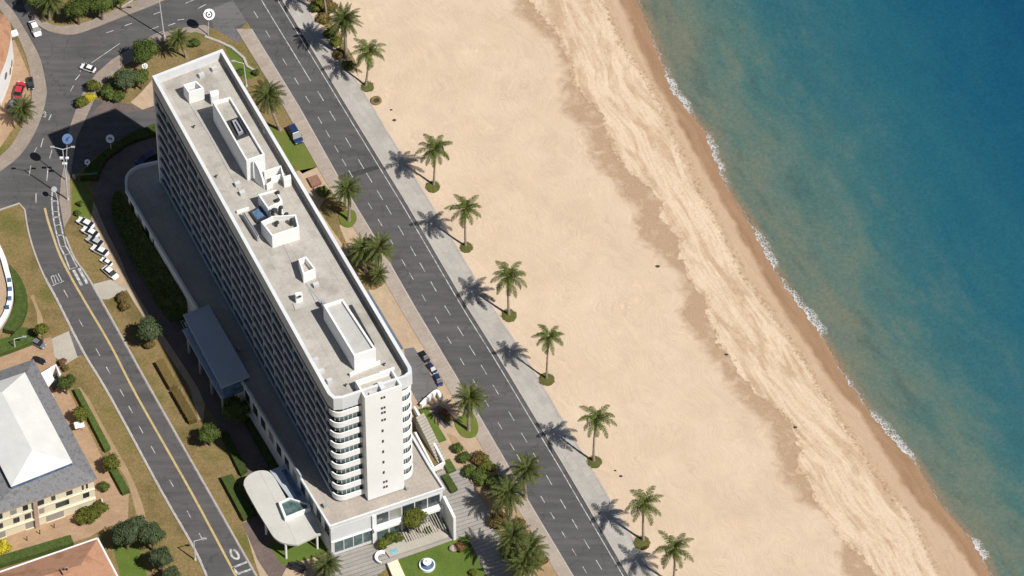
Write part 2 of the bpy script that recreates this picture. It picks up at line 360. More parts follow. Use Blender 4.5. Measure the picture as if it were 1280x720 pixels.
def beach_mat():
    m, nt, b = newmat('beach_sand'); tc = nt.nodes.new('ShaderNodeTexCoord').outputs['Object']
    A = lambda k: N(nt, 'ShaderNodeAttribute', attribute_name=k).outputs['Fac']
    shore, br, bl, wr, dp, al = [A(k) for k in ('shore', 'bermr', 'berml', 'wrack', 'damp', 'along')]
    # coordinates running with the shore, for raked streaks
    cx = nt.nodes.new('ShaderNodeCombineXYZ'); nt.links.new(shore, cx.inputs[0]); nt.links.new(mth(nt, 'MULTIPLY', al, .16), cx.inputs[1])
    n_b = noise(nt, tc, .09, 5, .55); n_m = noise(nt, tc, .5, 5, .6); n_f = noise(nt, tc, 3.2, 4, .7)
    dry = ramp(nt, n_b, [(.3, (.53, .405, .29)), (.7, (.59, .46, .338))])
    st = noise(nt, cx.outputs[0], 1.5, 5, .65, .6)
    rd = nt.nodes.new('ShaderNodeVectorMath'); rd.operation = 'ADD'
    nd = N(nt, 'ShaderNodeTexNoise', Scale=.06, Detail=3); nt.links.new(tc, nd.inputs[0])
    sc = nt.nodes.new('ShaderNodeVectorMath'); sc.operation = 'SCALE'; sc.inputs[3].default_value = 14; nt.links.new(nd.outputs[1], sc.inputs[0])
    nt.links.new(cx.outputs[0], rd.inputs[0]); nt.links.new(sc.outputs[0], rd.inputs[1])
    sw = N(nt, 'ShaderNodeTexWave', Scale=.5, Distortion=2.5, Detail=3); sw.inputs['Detail Scale'].default_value = 1.4; nt.links.new(rd.outputs[0], sw.inputs[0])
    rk = nt.nodes.new('ShaderNodeCombineXYZ'); nt.links.new(mth(nt, 'MULTIPLY', mth(nt, 'ADD', bl, mth(nt, 'MULTIPLY', noise(nt, tc, .12, 3, .5), 9.0)), 2.4), rk.inputs[0]); nt.links.new(mth(nt, 'MULTIPLY', al, .10), rk.inputs[1])
    rake = noise(nt, rk.outputs[0], 1.4, 6, .7, .25)
    dry = mixc(nt, 1.0, dry, ramp(nt, rake, [(.3, .905), (.7, 1.06)]), 'MULTIPLY')
    dry = mixc(nt, 1.0, dry, ramp(nt, noise(nt, tc, .22, 6, .65, .8), [(.32, .945), (.6, 1.02)]), 'MULTIPLY')
    dry = mixc(nt, .3, dry, ramp(nt, sw.outputs['Fac'], [(0, .96), (1, 1.03)]), 'MULTIPLY')
    # jagged scarp with a damp band landward of it
    jag = mth(nt, 'ADD', mth(nt, 'MULTIPLY', mth(nt, 'SUBTRACT', noise(nt, tc, .55, 2, .5, .4), .5), 2.4), mth(nt, 'MULTIPLY', mth(nt, 'SUBTRACT', noise(nt, tc, .22, 3, .5), .5), 3.0))
    jag2 = mth(nt, 'MULTIPLY', mth(nt, 'SUBTRACT', n_f, .5), .7)
    r_in = mth(nt, 'ADD', br, mth(nt, 'ADD', jag, jag2))
    l_in = mth(nt, 'MULTIPLY', mth(nt, 'ADD', bl, mth(nt, 'MULTIPLY', jag, 1.3)), -1.0)
    e_r = ramp(nt, r_in, [(0, 0.0), (.25, 1.0)]); e_l = ramp(nt, mth(nt, 'DIVIDE', mth(nt, 'ADD', l_in, 1.1), 2.6), [(0, 0.0), (.4, .5), (.8, 1.0)])
    band = mth(nt, 'MULTIPLY', e_r, e_l)
    blot = ramp(nt, noise(nt, tc, .30, 4, .55, 1.6), [(.28, .4), (.48, 1.0)])
    bandc = ramp(nt, n_f, [(.3, (.345, .23, .145)), (.7, (.395, .272, .178))])
    col = mixc(nt, mth(nt, 'MULTIPLY', mth(nt, 'MULTIPLY', band, blot), .95), dry, bandc)
    # seaward of the scarp: paler coarse sand with brown streaks along the shore
    sea_side = ramp(nt, r_in, [(0, 1.0), (.12, 0.0)])
    lg = nt.nodes.new('ShaderNodeCombineXYZ'); nt.links.new(mth(nt, 'MULTIPLY', shore, .30), lg.inputs[0]); nt.links.new(mth(nt, 'MULTIPLY', al, .06), lg.inputs[1])
    pale = ramp(nt, st, [(.34, (.49, .365, .248)), (.46, (.575, .445, .316)), (.7, (.62, .495, .36))])
    pale = mixc(nt, mth(nt, 'MULTIPLY', ramp(nt, noise(nt, lg.outputs[0], 1.3, 6, .62, .7), [(.47, 0.0), (.60, .95)]), ramp(nt, n_m, [(.3, .35), (.55, 1.0)])), pale, (.425, .295, .19))
    pale = mixc(nt, 1.0, pale, ramp(nt, noise(nt, tc, 1.6, 5, .8), [(.30, .80), (.44, 1.0), (.7, 1.05)]), 'MULTIPLY')
    col = mixc(nt, sea_side, col, pale)
    # dark flecks of weed along the wrack line and the scarp
    fl = ramp(nt, noise(nt, tc, 1.5, 5, .8), [(.50, 0.0), (.60, .9)])
    near_w = ramp(nt, mth(nt, 'ABSOLUTE', mth(nt, 'ADD', wr, mth(nt, 'MULTIPLY', jag, .5))), [(.3, 1.0), (1.5, 0.0)])
    near_b = ramp(nt, mth(nt, 'ABSOLUTE', r_in), [(.1, .8), (1.0, 0.0)])
    col = mixc(nt, mth(nt, 'MULTIPLY', fl, mth(nt, 'MAXIMUM', near_w, near_b)), col, (.26, .15, .07))
    fl2 = ramp(nt, noise(nt, tc, 1.9, 4, .85), [(.64, 0.0), (.70, .8)])
    col = mixc(nt, mth(nt, 'MULTIPLY', fl2, sea_side), col, (.28, .17, .09))
    # smooth sand below the wrack line, then wet sand
    k1 = ramp(nt, mth(nt, 'ADD', mth(nt, 'ADD', wr, jag2), mth(nt, 'MULTIPLY', jag, .5)), [(0.0, 1.0), (.6, 0.0)])
    col = mixc(nt, k1, col, ramp(nt, st, [(.3, (.42, .295, .195)), (.7, (.48, .35, .24))]))
    k2 = ramp(nt, mth(nt, 'ADD', dp, mth(nt, 'MULTIPLY', jag, .45)), [(0.0, 1.0), (.9, 0.0)])
    wet = ramp(nt, noise(nt, cx.outputs[0], .8, 4), [(.3, (.265, .155, .088)), (.7, (.33, .205, .125))])
    col = mixc(nt, k2, col, wet)
    col = mixc(nt, mth(nt, 'MULTIPLY', fl, mth(nt, 'MULTIPLY', near_w, .75)), col, (.30, .18, .095))
    col = mixc(nt, 1.0, col, ramp(nt, n_f, [(.25, .94), (.75, 1.06)]), 'MULTIPLY')
    nt.links.new(col, b.inputs['Base Color'])
    nt.links.new(ramp(nt, k2, [(0, .95), (1, .55)]), b.inputs['Roughness']); b.inputs['Specular IOR Level'].default_value = .2
    hsum = mth(nt, 'ADD', mth(nt, 'MULTIPLY', n_f, .35), mth(nt, 'ADD', mth(nt, 'MULTIPLY', rake, .5), mth(nt, 'MULTIPLY', sea_side, mth(nt, 'MULTIPLY', noise(nt, tc, 1.6, 5, .8), .9))))
    bn = N(nt, 'ShaderNodeBump', Strength=.35, Distance=.25); nt.links.new(hsum, bn.inputs['Height'])
    nt.links.new(bn.outputs[0], b.inputs['Normal']); return m
obj('beach', me, beach_mat(), kind='structure', smooth=True)

# sea
offs = np.concatenate([np.arange(0, 40, .5), np.arange(40, 110, 2.0), [130, 170, 250, 500, 1500, 9000]])
vs, da, al = [], [], []
for y in ys:
    p = G(ext(WATER, y), y, Z_SEA)
    for o_ in offs: vs.append((p.x+o_/.873, p.y, Z_SEA+.01)); da.append(o_); al.append(y/6.0)
n = len(offs)
fs = [(j*n+i, j*n+i+1, (j+1)*n+i+1, (j+1)*n+i) for j in range(len(ys)-1) for i in range(n-1)]
me = bpy.data.meshes.new('sea'); me.from_pydata(vs, [], fs)
for k, v in (('dist', da), ('along', al)):
    a = me.attributes.new(k, 'FLOAT', 'POINT'); a.data.foreach_set('value', np.array(v, dtype=np.float32))
def sea_mat():
    m, nt, b = newmat('sea_water'); tc = nt.nodes.new('ShaderNodeTexCoord').outputs['Object']
    d = N(nt, 'ShaderNodeAttribute', attribute_name='dist').outputs['Fac']; al = N(nt, 'ShaderNodeAttribute', attribute_name='along').outputs['Fac']
    cx = nt.nodes.new('ShaderNodeCombineXYZ'); nt.links.new(mth(nt, 'MULTIPLY', d, 2.0), cx.inputs[0]); nt.links.new(mth(nt, 'MULTIPLY', al, .9), cx.inputs[1])
    n1 = noise(nt, cx.outputs[0], .035, 6, .6, .5); n2 = noise(nt, cx.outputs[0], .13, 6, .65, .8)
    dd = mth(nt, 'ADD', d, mth(nt, 'ADD', mth(nt, 'MULTIPLY', mth(nt, 'SUBTRACT', n1, .5), 34), mth(nt, 'MULTIPLY', mth(nt, 'SUBTRACT', n2, .5), 16)))
    k = mth(nt, 'DIVIDE', dd, 70.0)
    deep = ramp(nt, k, [(.0, (.135, .148, .110)), (.07, (.105, .142, .115)), (.16, (.068, .132, .120)), (.30, (.034, .112, .126)), (.52, (.016, .092, .128)), (.8, (.008, .070, .122)), (1.0, (.005, .052, .110))])
    # the thinnest water shows the wet sand under it
    edge = ramp(nt, mth(nt, 'ADD', d, mth(nt, 'MULTIPLY', mth(nt, 'SUBTRACT', n2, .5), 3)), [(.0, 1.0), (.9, .75), (1.0, 0.0)])
    e2 = ramp(nt, mth(nt, 'DIVIDE', mth(nt, 'ADD', d, mth(nt, 'MULTIPLY', mth(nt, 'SUBTRACT', n2, .5), 2.2)), 1.7), [(.25, 1.0), (.6, .6), (1.0, 0.0)])
    col = mixc(nt, e2, deep, (.205, .158, .102))
    pt = noise(nt, cx.outputs[0], .10, 7, .68, .25); shal = ramp(nt, mth(nt, 'DIVIDE', d, 34.0), [(.03, 1.0), (.5, .6), (1.0, 0.0)])
    col = mixc(nt, mth(nt, 'MULTIPLY', ramp(nt, pt, [(.50, 0.0), (.68, .6)]), shal), col, (.15, .162, .122))
    col = mixc(nt, mth(nt, 'MULTIPLY', ramp(nt, pt, [(.32, .6), (.47, 0.0)]), shal), col, (.045, .075, .075))
    rp = noise(nt, tc, 1.5, 5, .75)
    col = mixc(nt, 1.0, col, ramp(nt, rp, [(.25, .80), (.75, 1.18)]), 'MULTIPLY')
    nt.links.new(col, b.inputs['Base Color']); b.inputs['Roughness'].default_value = .22; b.inputs['IOR'].default_value = 1.33; b.inputs['Specular IOR Level'].default_value = .4
    wv = noise(nt, tc, 1.8, 5, .7); bn = N(nt, 'ShaderNodeBump', Strength=.4, Distance=.25); nt.links.new(wv, bn.inputs['Height']); nt.links.new(bn.outputs[0], b.inputs['Normal'])
    return m
obj('sea', me, sea_mat(), kind='structure', smooth=True)

# surf: a lacy strip lying on the water's edge, wide where the swash is breaking
WID = [(-400, 4), (0, 2), (35, 3), (60, 4), (80, 5), (92, 9), (112, 12), (135, 11), (145, 4), (163, 5), (180, 11), (205, 9), (228, 7), (245, 2.5), (275, 3), (290, 9), (305, 14), (330, 11), (338, 4), (352, 7), (370, 12), (395, 15), (415, 14), (424, 3), (450, 2.5), (468, 6), (490, 7), (512, 6), (519, 14), (545, 15), (565, 12), (580, 4), (600, 2), (650, 2), (668, 4), (678, 13), (694, 13), (702, 5), (720, 2), (1400, 4)]
fy = np.arange(-160, 880.1, 1.0); vs, da, wd = [], [], []
for y in fy:
    x = ext(WATER, y); wdt = lerp_at([(b_, a_) for a_, b_ in WID], y)+1.2
    for i in range(13):
        t = -0.12+1.12*i/12
        xx = x+t*wdt+1.3*math.sin(y*.31)+.9*math.sin(y*.83+1); p = G(xx, y, Z_SEA+.05)
        vs.append((p.x, p.y, Z_SEA+.05+.05*math.sin(math.pi*max(t, 0)))); da.append(i/12); wd.append(wdt)
fs = [(j*13+i, j*13+i+1, (j+1)*13+i+1, (j+1)*13+i) for j in range(len(fy)-1) for i in range(12)]
me = bpy.data.meshes.new('sea_foam'); me.from_pydata(vs, [], fs)
for k, v in (('across', da), ('wid', wd)):
    a = me.attributes.new(k, 'FLOAT', 'POINT'); a.data.foreach_set('value', np.array(v, dtype=np.float32))
def foam_mat():
    m, nt, b = newmat('surf_foam'); tc = nt.nodes.new('ShaderNodeTexCoord').outputs['Object']
    ac = N(nt, 'ShaderNodeAttribute', attribute_name='across').outputs['Fac']; wi = N(nt, 'ShaderNodeAttribute', attribute_name='wid').outputs['Fac']
    vo = N(nt, 'ShaderNodeTexVoronoi', Scale=1.9, feature='DISTANCE_TO_EDGE'); nt.links.new(tc, vo.inputs['Vector'])
    lace = ramp(nt, vo.outputs['Distance'], [(.05, 1.0), (.22, .25)])
    nz = noise(nt, tc, 1.3, 5, .7); nz2 = noise(nt, tc, .35, 4, .6)
    a = mth(nt, 'ADD', mth(nt, 'MULTIPLY', lace, .45), mth(nt, 'MULTIPLY', nz, .9))
    prof = ramp(nt, ac, [(0, 0.0), (.06, 1.0), (.2, .85), (.75, .6), (1.0, .1)])
    thick = ramp(nt, mth(nt, 'DIVIDE', wi, 15.0), [(.2, .50), (.75, 1.0)])
    a = mth(nt, 'MULTIPLY', mth(nt, 'MULTIPLY', a, prof), thick)
    a = mth(nt, 'ADD', a, mth(nt, 'MULTIPLY', mth(nt, 'SUBTRACT', nz2, .5), .7))
    px_ = mth(nt, 'MULTIPLY', ac, wi)
    thin = mth(nt, 'MULTIPLY', ramp(nt, mth(nt, 'ABSOLUTE', mth(nt, 'SUBTRACT', px_, mth(nt, 'ADD', .7, mth(nt, 'MULTIPLY', nz2, .8)))), [(.2, 1.0), (.75, 0.0)]), ramp(nt, noise(nt, tc, .5, 4, .7), [(.38, .25), (.55, .8)]))
    a = mth(nt, 'MAXIMUM', a, mth(nt, 'MULTIPLY', thin, .78))
    alpha = ramp(nt, a, [(.40, 0.0), (.80, .92)])
    b.inputs['Base Color'].default_value = (.80, .80, .79, 1); b.inputs['Roughness'].default_value = .8
    nt.links.new(ramp(nt, nz, [(.3, (.44, .43, .42)), (.7, (.66, .66, .66))]), b.inputs['Base Color'])
    nt.links.new(alpha, b.inputs['Alpha']); return m
obj('sea_foam', me, foam_mat(), kind='stuff', label='white lacy surf breaking along the wet sand', cat='foam')

# ------------------------------------------------------------------ roads and pavements
yy = list(range(-200, 921, 20))
coast = [(ext(ROAD_L, y), y) for y in yy]+[(ext(ROAD_R, y), y) for y in yy[::-1]]
sheet('coast_road', coast, M['asphalt'], .012)
sheet('promenade', [(ext(ROAD_R, y), y) for y in yy]+[(ext(PROM_R, y), y) for y in yy[::-1]], M['slab'], .0, .15)
WL = [(258, 720), (240, 681), (202, 615), (137, 495), (105, 442), (71, 375), (56, 347), (43, 315), (35, 287), (31, 262)]
WR = [(84, 169), (81, 202), (76, 225), (74, 251), (76, 262), (82, 296), (94, 324), (116, 356), (185, 480), (240, 577), (321, 720)]
NWc = [(0, 214), (24, 195), (43, 167), (54, 139), (58, 120), (58, 109), (51, 75), (37, 47), (28, 32), (19, 17), (5, 0), (-20, -40)]
NOUT = [(16, -40), (30, 8), (36, 18), (45, 28), (55, 36), (69, 41), (90, 43), (112, 37), (150, 22), (187, 8), (205, 0), (250, -18), (290, -40)]
NIN = [(267, 36), (256, 31), (224, 35), (206, 40), (187, 47), (157, 64), (139, 75), (120, 92), (105, 112), (97, 131), (90, 150)]
west = [(370, 806), (300, 790)]+WL+[(24, 253), (0, 262), (-120, 315), (-120, 265)]+NWc+NOUT+[(300, -40), (300, 10), (309, 28), (290, 45)]+NIN+WR
sheet('street', west, M['asphalt'], .008)
sheet('junction_apron', [(262, 12), (291, 0), (309, 28), (293, 34), (303, 50), (294, 53), (284, 45), (267, 36)], M['asphalt2'], .016)
# raised pavements
sheet('sidewalk', [(q[0], q[1]) for q in cr(NWc[::-1][1:], 3)]+[(-30, 230), (-30, 210)]+cr([(0, 195), (15, 180), (28, 157), (37, 137), (40, 113), (38, 94), (34, 75), (26, 54), (14, 30), (0, 12), (-20, -15)], 3), M['walk2'], .0, .12)
sheet('sidewalk', cr(NOUT[1:-1], 3)+cr([(215, -14), (172, 0), (159, 6), (140, 14), (112, 26), (97, 30), (82, 32), (66, 31), (54, 24), (45, 17), (36, -4)], 3), M['walk2'], .0, .12)
sheet('sidewalk', [(262, 34), (256, 31), (224, 35), (206, 40), (187, 47), (157, 64), (139, 75), (120, 92), (105, 112), (97, 131), (90, 150), (84, 169), (81, 202), (76, 225), (74, 251), (76, 262), (80, 285), (89, 268), (87, 225), (91, 200), (96, 172), (108, 146), (118, 124), (130, 104), (150, 85), (168, 74), (192, 57), (208, 49), (224, 42), (245, 40), (258, 44)], M['walk2'], .0, .12)
yl = list(range(36, 900, 12))
sheet('sidewalk', [(ext(ROAD_L, y), y) for y in yl]+[(ext(ROAD_L, y)-19, y) for y in yl[::-1]], M['walk'], .0, .12)
def kerb(pts, wid=.32, h=.14, name='kerb', m='kerb', z=0.0):
    bm = bmesh.new(); ribbon_bm(bm, W(pts, h), wid, z, h)
    bmesh.ops.triangulate(bm, faces=[f for f in bm.faces if len(f.verts) > 4]); return obj(name, bm, M[m], kind='structure')
kerb(cr(WL, 3)); kerb(cr(WR[5:], 3)); kerb([(31, 262), (24, 254), (0, 262), (-60, 288)])
kerb([(256, 45), (275, 52), (290, 59), (305, 72), (309, 82), (322, 90)], .5, .3)
kerb([(166, 0), (150, 10)], .3)
kerb([(ext(ROAD_R, y)-.8, y) for y in yy], .25, .165); kerb([(ext(PROM_R, y), y) for y in yy], .3, .2)
kerb([(ext(ROAD_L, y), y) for y in yl], .25, .14)

# painted markings
def lines(name, segs, wid, z=.022, m='paint'):
    bm = bmesh.new()
    for s in segs: ribbon_bm(bm, W(s, z), wid, z)
    return obj(name, bm, M[m], kind='structure')
def along(poly_l, poly_r, t, y0, y1): return [(ext(poly_l, y)*(1-t)+ext(poly_r, y)*t, y) for y in np.linspace(y0, y1, max(2, int((y1-y0)/20)+2))]
segs = [along(ROAD_L, ROAD_R, .885, -180, 900), along(ROAD_L, ROAD_R, .56, -180, 101)]
lines('edge_line', segs, .16)
dash = []
for y in (18, 42, 77, 101, 124, 150, 167, 186, 203, 217, 257, 278, 302, 328, 345, 372, 400, 425, 452, 478, 504, 532, 558, 572, 596, 624, 644, 668, 690, 712):
    dash.append(along(ROAD_L, ROAD_R, .27, y-4, y+4.5))
for y in (120, 145, 178, 205, 222, 244, 262, 288, 314, 334, 358, 388, 414, 438, 462, 487, 520, 547, 572, 600, 630, 655, 680, 706):
    dash.append(along(ROAD_L, ROAD_R, .575, y-6, y+6))
lines('lane_dashes', dash, .13)
YEL = [(56, 260), (60, 276), (66, 294), (75, 319), (88, 345), (105, 375), (139, 433), (171, 495), (240, 617), (295, 720), (330, 785)]
lines('centre_line', [cr(YEL, 5)], .42, m='yellow')
wd_ = [((x-2.2, y-4.5), (x+2.8, y+4.5)) for x, y in ((82, 367), (101, 404), (122, 440), (135, 463), (152, 491), (163, 512), (176, 537), (191, 562), (236, 643), (251, 671), (214, 604))]
wd_ += [((54, 173), (51, 184)), ((46, 184), (43, 190)), ((38.5, 207), (36.5, 219)), ((45, 241), (45, 254)), ((65, 187), (62, 198)), ((60, 210), (58.5, 226)), ((64, 143), (61, 150))]
wd_ += [((133, 41), (142, 38)), ((156, 32), (165, 29)), ((188, 37), (198, 33)), ((210, 32), (219, 29)), ((232, 4), (244, -1)), ((247, 11), (258, 5)), ((222, 25), (230, 24)), ((192, 18), (200, 15)), ((94, 100), (100, 93)), ((88, 114), (92, 107))]
lines('lane_dashes', wd_, .16)
lines('edge_line', [[(114, 79), (150, 54)], [(100, 90), (106, 78)], [(187, 46), (204, 39)]]+[[(b_[0]+1.6, b_[1]) for b_ in cr(WL[:-3], 3)]]+[[(b_[0]-1.6, b_[1]) for b_ in cr(WR[6:], 3)]], .13)
def c3(x, y): return (x/5.333, 240+y/5.333)
bx = []
for q in ([(345, 60), (385, 60), (390, 130), (350, 130)], [(355, 170), (395, 165), (405, 215), (365, 225)], [(380, 290), (420, 285), (440, 360), (400, 365)], [(430, 420), (470, 410), (515, 500), (465, 515)]):
    bx.append([c3(*p) for p in q+[q[0]]])
bx += [[c3(365, 225), c3(380, 290)], [c3(405, 215), c3(420, 285)], [c3(400, 365), c3(430, 420)], [c3(440, 360), c3(470, 410)], [c3(348, 0), c3(345, 60)], [c3(350, 130), c3(355, 170)], [c3(390, 130), c3(395, 165)]]
lines('bay_marking', bx, .28)
lines('bay_marking', [[c3(490, 520), c3(545, 622)], [c3(525, 508), c3(582, 610)]], .55)
def z6(x, y): return (x/10.667, 300+y/10.667)
lines('road_lettering', [[z6(*a), z6(*b_)] for a, b_ in (((680, 492), (722, 602)), ((716, 472), (750, 588)), ((674, 494), (718, 470)), ((700, 612), (782, 574)), ((740, 462), (800, 572)), ((774, 446), (832, 560)), ((798, 575), (852, 545)))], .15)
def c7(x, y): return (280+x/5.333, 585+y/5.333)
sheet('road_shadow_strip', [(440, 215), (474, 206), (476, 210), (444, 221), (420, 221)], M['patch'], .017)  # flat dark strip painting a shadow line across the coast road
lines('road_arrow', [cr([c7(46, 540), c7(46, 570), c7(62, 596), c7(92, 606), c7(98, 585), c7(84, 560), c7(62, 545)], 4)], .4)
lines('bay_marking', [[c7(60, 664), c7(155, 625)], [c7(92, 706), c7(182, 674)], [c7(60, 664), c7(92, 706)]], .42)
lines('road_arrow', [[(56, 139), (53.5, 145), (56.5, 146.5), (57.5, 143)], [(53.5, 145), (57, 140)]], .3)

# driveways, terraces and lawns
DRV_O = cr([(200, 160), (172, 173), (150, 185), (133, 198), (122, 213), (117, 232), (118, 252), (131, 284), (150, 322), (172, 370), (240, 473), (256, 503), (276, 538), (308, 592)], 4)
sheet('driveway', [(97, 133), (118, 124), (136, 128), (165, 133), (200, 118), (230, 120), (230, 160), (196, 158), (150, 172), (128, 188), (108, 205), (92, 222), (88, 205), (92, 185), (99, 160), (108, 146)], M['asphalt'], .02)
sheet('driveway', [(113, 143), (132, 124), (170, 132), (190, 122), (192, 138), (150, 140)], M['cobble'], .026)
sheet('driveway', DRV_O+[(330, 640), (380, 640), (330, 520), (290, 430), (215, 290), (215, 180)], M['cobble'], .02)
sheet('garden_path', [(163, 128), (176, 116), (190, 100), (205, 100), (205, 128), (178, 137)], M['plaza'], .03)
sheet('garden_path', cr([(117, 251), (131, 284), (150, 322), (172, 370), (240, 473), (256, 505)], 4)+[(254, 526), (248, 524), (236, 482), (200, 428), (168, 379), (158, 362), (137, 348), (128, 338), (133, 322), (124, 296), (114, 274)], M['plaza'], .0, .1)
sheet('parking_apron', [(117, 355), (144, 348), (158, 362), (136, 374), (126, 374)], M['conc'], .0, .06)
sheet('lawn', [(91, 223), (105, 226), (118, 252), (117, 272), (97, 276), (90, 262)], M['lawn2'], .02)
sheet('lawn', [(279, 54), (292, 60), (304, 73), (307, 84), (322, 92), (314, 99), (302, 97), (290, 78)], M['lawn'], .02)
sheet('lawn', [(330, 150), (348, 165), (358, 164), (378, 176), (398, 208), (378, 217), (360, 200)], M['lawn2'], .02)
sheet('plaza', [(370, 214), (399, 208), (414, 234), (398, 262), (424, 300), (438, 320), (420, 320)], M['plaza'], .02)
sheet('plaza', [(424, 282), (436, 278), (446, 286), (464, 318), (480, 352), (462, 364), (446, 336)], M['plaza'], .024)
sheet('planting_bed', cr([(440, 308), (466, 300), (488, 322), (488, 343), (476, 358), (462, 362), (448, 348)], 4, True), M['dry'], .03, .0)
sheet('plaza', [(446, 372), (462, 363), (480, 352)]+[(ext(ROAD_L, y)-19, y) for y in range(353, 612, 12)]+[(612, 600), (560, 600), (500, 500), (470, 420)], M['plaza'], .028)
sheet('planting_bed', cr([(569, 525), (590, 516), (598, 534), (594, 545), (582, 547), (573, 540)], 4, True), M['lawn2'], .0, .16)
sheet('planting_bed', cr([(424, 268), (440, 262), (446, 272), (440, 283), (428, 282)], 4, True), M['lawn2'], .0, .16)
sheet('car_park', [(505, 436), (517, 434), (526, 446), (547, 484), (546, 490), (523, 505), (510, 480)], M['asphalt2'], .034)
sheet('driveway', [(538, 512), (550, 506), (566, 528), (556, 536)], M['asphalt2'], .034)
sheet('lawn', [(524, 511), (534, 509), (558, 549), (547, 553)], M['lawn'], .0, .45)
sheet('garden_path', [(547, 554), (559, 549), (592, 604), (580, 612)], M['plaza'], .0, .12)
sheet('planting_bed', [(558, 541), (570, 546), (596, 578), (604, 572), (638, 612)]+[(ext(ROAD_L, y)-19, y) for y in (630, 660, 690, 720, 780)]+[(640, 780), (611, 640), (586, 600)], M['dirt'], .036)
sheet('walkway', [(546, 590), (564, 582), (580, 588), (612, 640), (640, 712), (650, 735), (616, 735), (592, 686), (582, 667), (540, 630)], M['planks'], .0, .14)
sheet('garden_path', [(420, 690), (486, 676), (570, 640), (585, 668), (497, 700), (470, 720), (410, 720)], M['planks'], .0, .1)
sheet('lawn', [(497, 700), (582, 668), (592, 686), (613, 730), (500, 735)], M['lawn'], .0, .05)
sheet('lawn', [(336, 682), (400, 664), (412, 690), (375, 702), (352, 706)], M['lawn'], .03)
sheet('garden_path', [(300, 640), (330, 670), (345, 695), (358, 706), (410, 690), (420, 735), (330, 735), (318, 700)], M['plaza'], .022)
sheet('driveway', [(303, 654), (322, 645), (345, 690), (360, 706), (345, 735), (322, 700)], M['cobble'], .028)
sheet('terrace', [(-80, 470), (0, 440), (38, 429), (64, 421), (68, 443), (46, 452), (0, 466)], M['tilepave'], .0, .1)
sheet('driveway', [(61, 425), (88, 413), (105, 442), (82, 455), (68, 446)], M['conc'], .0, .06)
sheet('driveway', [(86, 414), (89, 413), (106, 442), (97, 446)], M['asphalt2'], .07)
sheet('terrace', [(40, 452), (68, 443), (84, 486), (92, 500), (110, 535), (140, 598), (161, 616), (160, 650), (130, 660), (112, 671), (15, 700), (-60, 730), (-60, 640), (60, 560)], M['tilepave'], .0, .08)
sheet('terrace', [(-60, 300), (0, 320), (8, 336), (20, 362), (16, 384), (3, 412), (-10, 420), (-60, 420)], M['plaza'], .02)
sheet('terrace', [(-40, 60), (18, 50), (36, 92), (38, 120), (30, 140), (0, 185), (-60, 190)], M['tilepave'], .01)
sheet('dirt_path', cr([(94, 486), (104, 500), (124, 540), (146, 580), (160, 604), (170, 640), (178, 660)], 3)+cr([(184, 655), (178, 630), (166, 600), (154, 576), (130, 534), (112, 500), (100, 484)], 3), M['dirt'], .016)
sheet('dirt_path', cr([(38, 370), (46, 392), (46, 412), (42, 420)], 3)+cr([(52, 420), (54, 400), (46, 380), (42, 368)], 3), M['dirt'], .016)
sheet('lawn', [(140, 680), (165, 676), (182, 700), (184, 735), (155, 735)], M['lawn'], .02)

# ------------------------------------------------------------------ palms
def frond_geo(vs, fs, base, az, pitch, length, droop, lw, nl, tw):
    """feather palm leaf: rachis strip and two rows of drooping leaflets"""
    d = np.array([math.cos(az), math.sin(az), 0]); s = np.array([-math.sin(az), math.cos(az), 0]); up = np.array([0, 0, 1.])
    pts, a = [np.array(base)], pitch; st = length/nl
    dirs = []
    for i in range(nl):
        t = d*math.cos(a)+up*math.sin(a); dirs.append(t); pts.append(pts[-1]+t*st); a -= droop/nl*(1+.8*i/nl)
    for i in range(nl):
        w0 = .05*(1-i/nl)+.012; k = len(vs)
        vs += [pts[i]-s*w0, pts[i]+s*w0, pts[i+1]+s*w0*.8, pts[i+1]-s*w0*.8]; fs.append((k, k+1, k+2, k+3))
        u = (i+.5)/nl
        if u < .08: continue
        ll = lw*math.sin(math.pi*min(1, .18+.78*u))**.7
        for sg in (-1, 1):
            nrm = np.cross(dirs[i], s)
            q = dirs[i]*.62+s*sg*.85-up*(.28+.25*random.random())+nrm*tw*sg*.1+np.array([random.uniform(-.12, .12) for _ in range(3)])
            q = q/np.linalg.norm(q)*ll*random.uniform(.85, 1.1)
            o = pts[i]; wv = dirs[i]*st*.78; k = len(vs)
            vs += [o-wv*.5, o+wv*.5, o+q*.6+wv*.42, o+q, o+q*.6-wv*.42]; fs.append((k, k+1, k+2, k+3, k+4))
def trunk_bm(h, r0, r1, lean, bend):
    bm = bmesh.new(); rings = []
    n = 14
    for i in range(n+1):
        t = i/n; c = Vector((lean*t+bend*math.sin(math.pi*t), .3*bend*math.sin(2*math.pi*t), h*t))
        r = r0+(r1-r0)*t**.6+.35*r0*math.exp(-t*18)+(.03 if i % 2 else 0)
        rings.append([bm.verts.new(c+Vector((math.cos(a)*r, math.sin(a)*r, 0))) for a in np.linspace(0, 2*math.pi, 9)[:-1]])
    for a, b in zip(rings, rings[1:]):
        for i in range(8): bm.faces.new((a[i], a[(i+1) % 8], b[(i+1) % 8], b[i]))
    bm.faces.new(rings[-1]); return bm
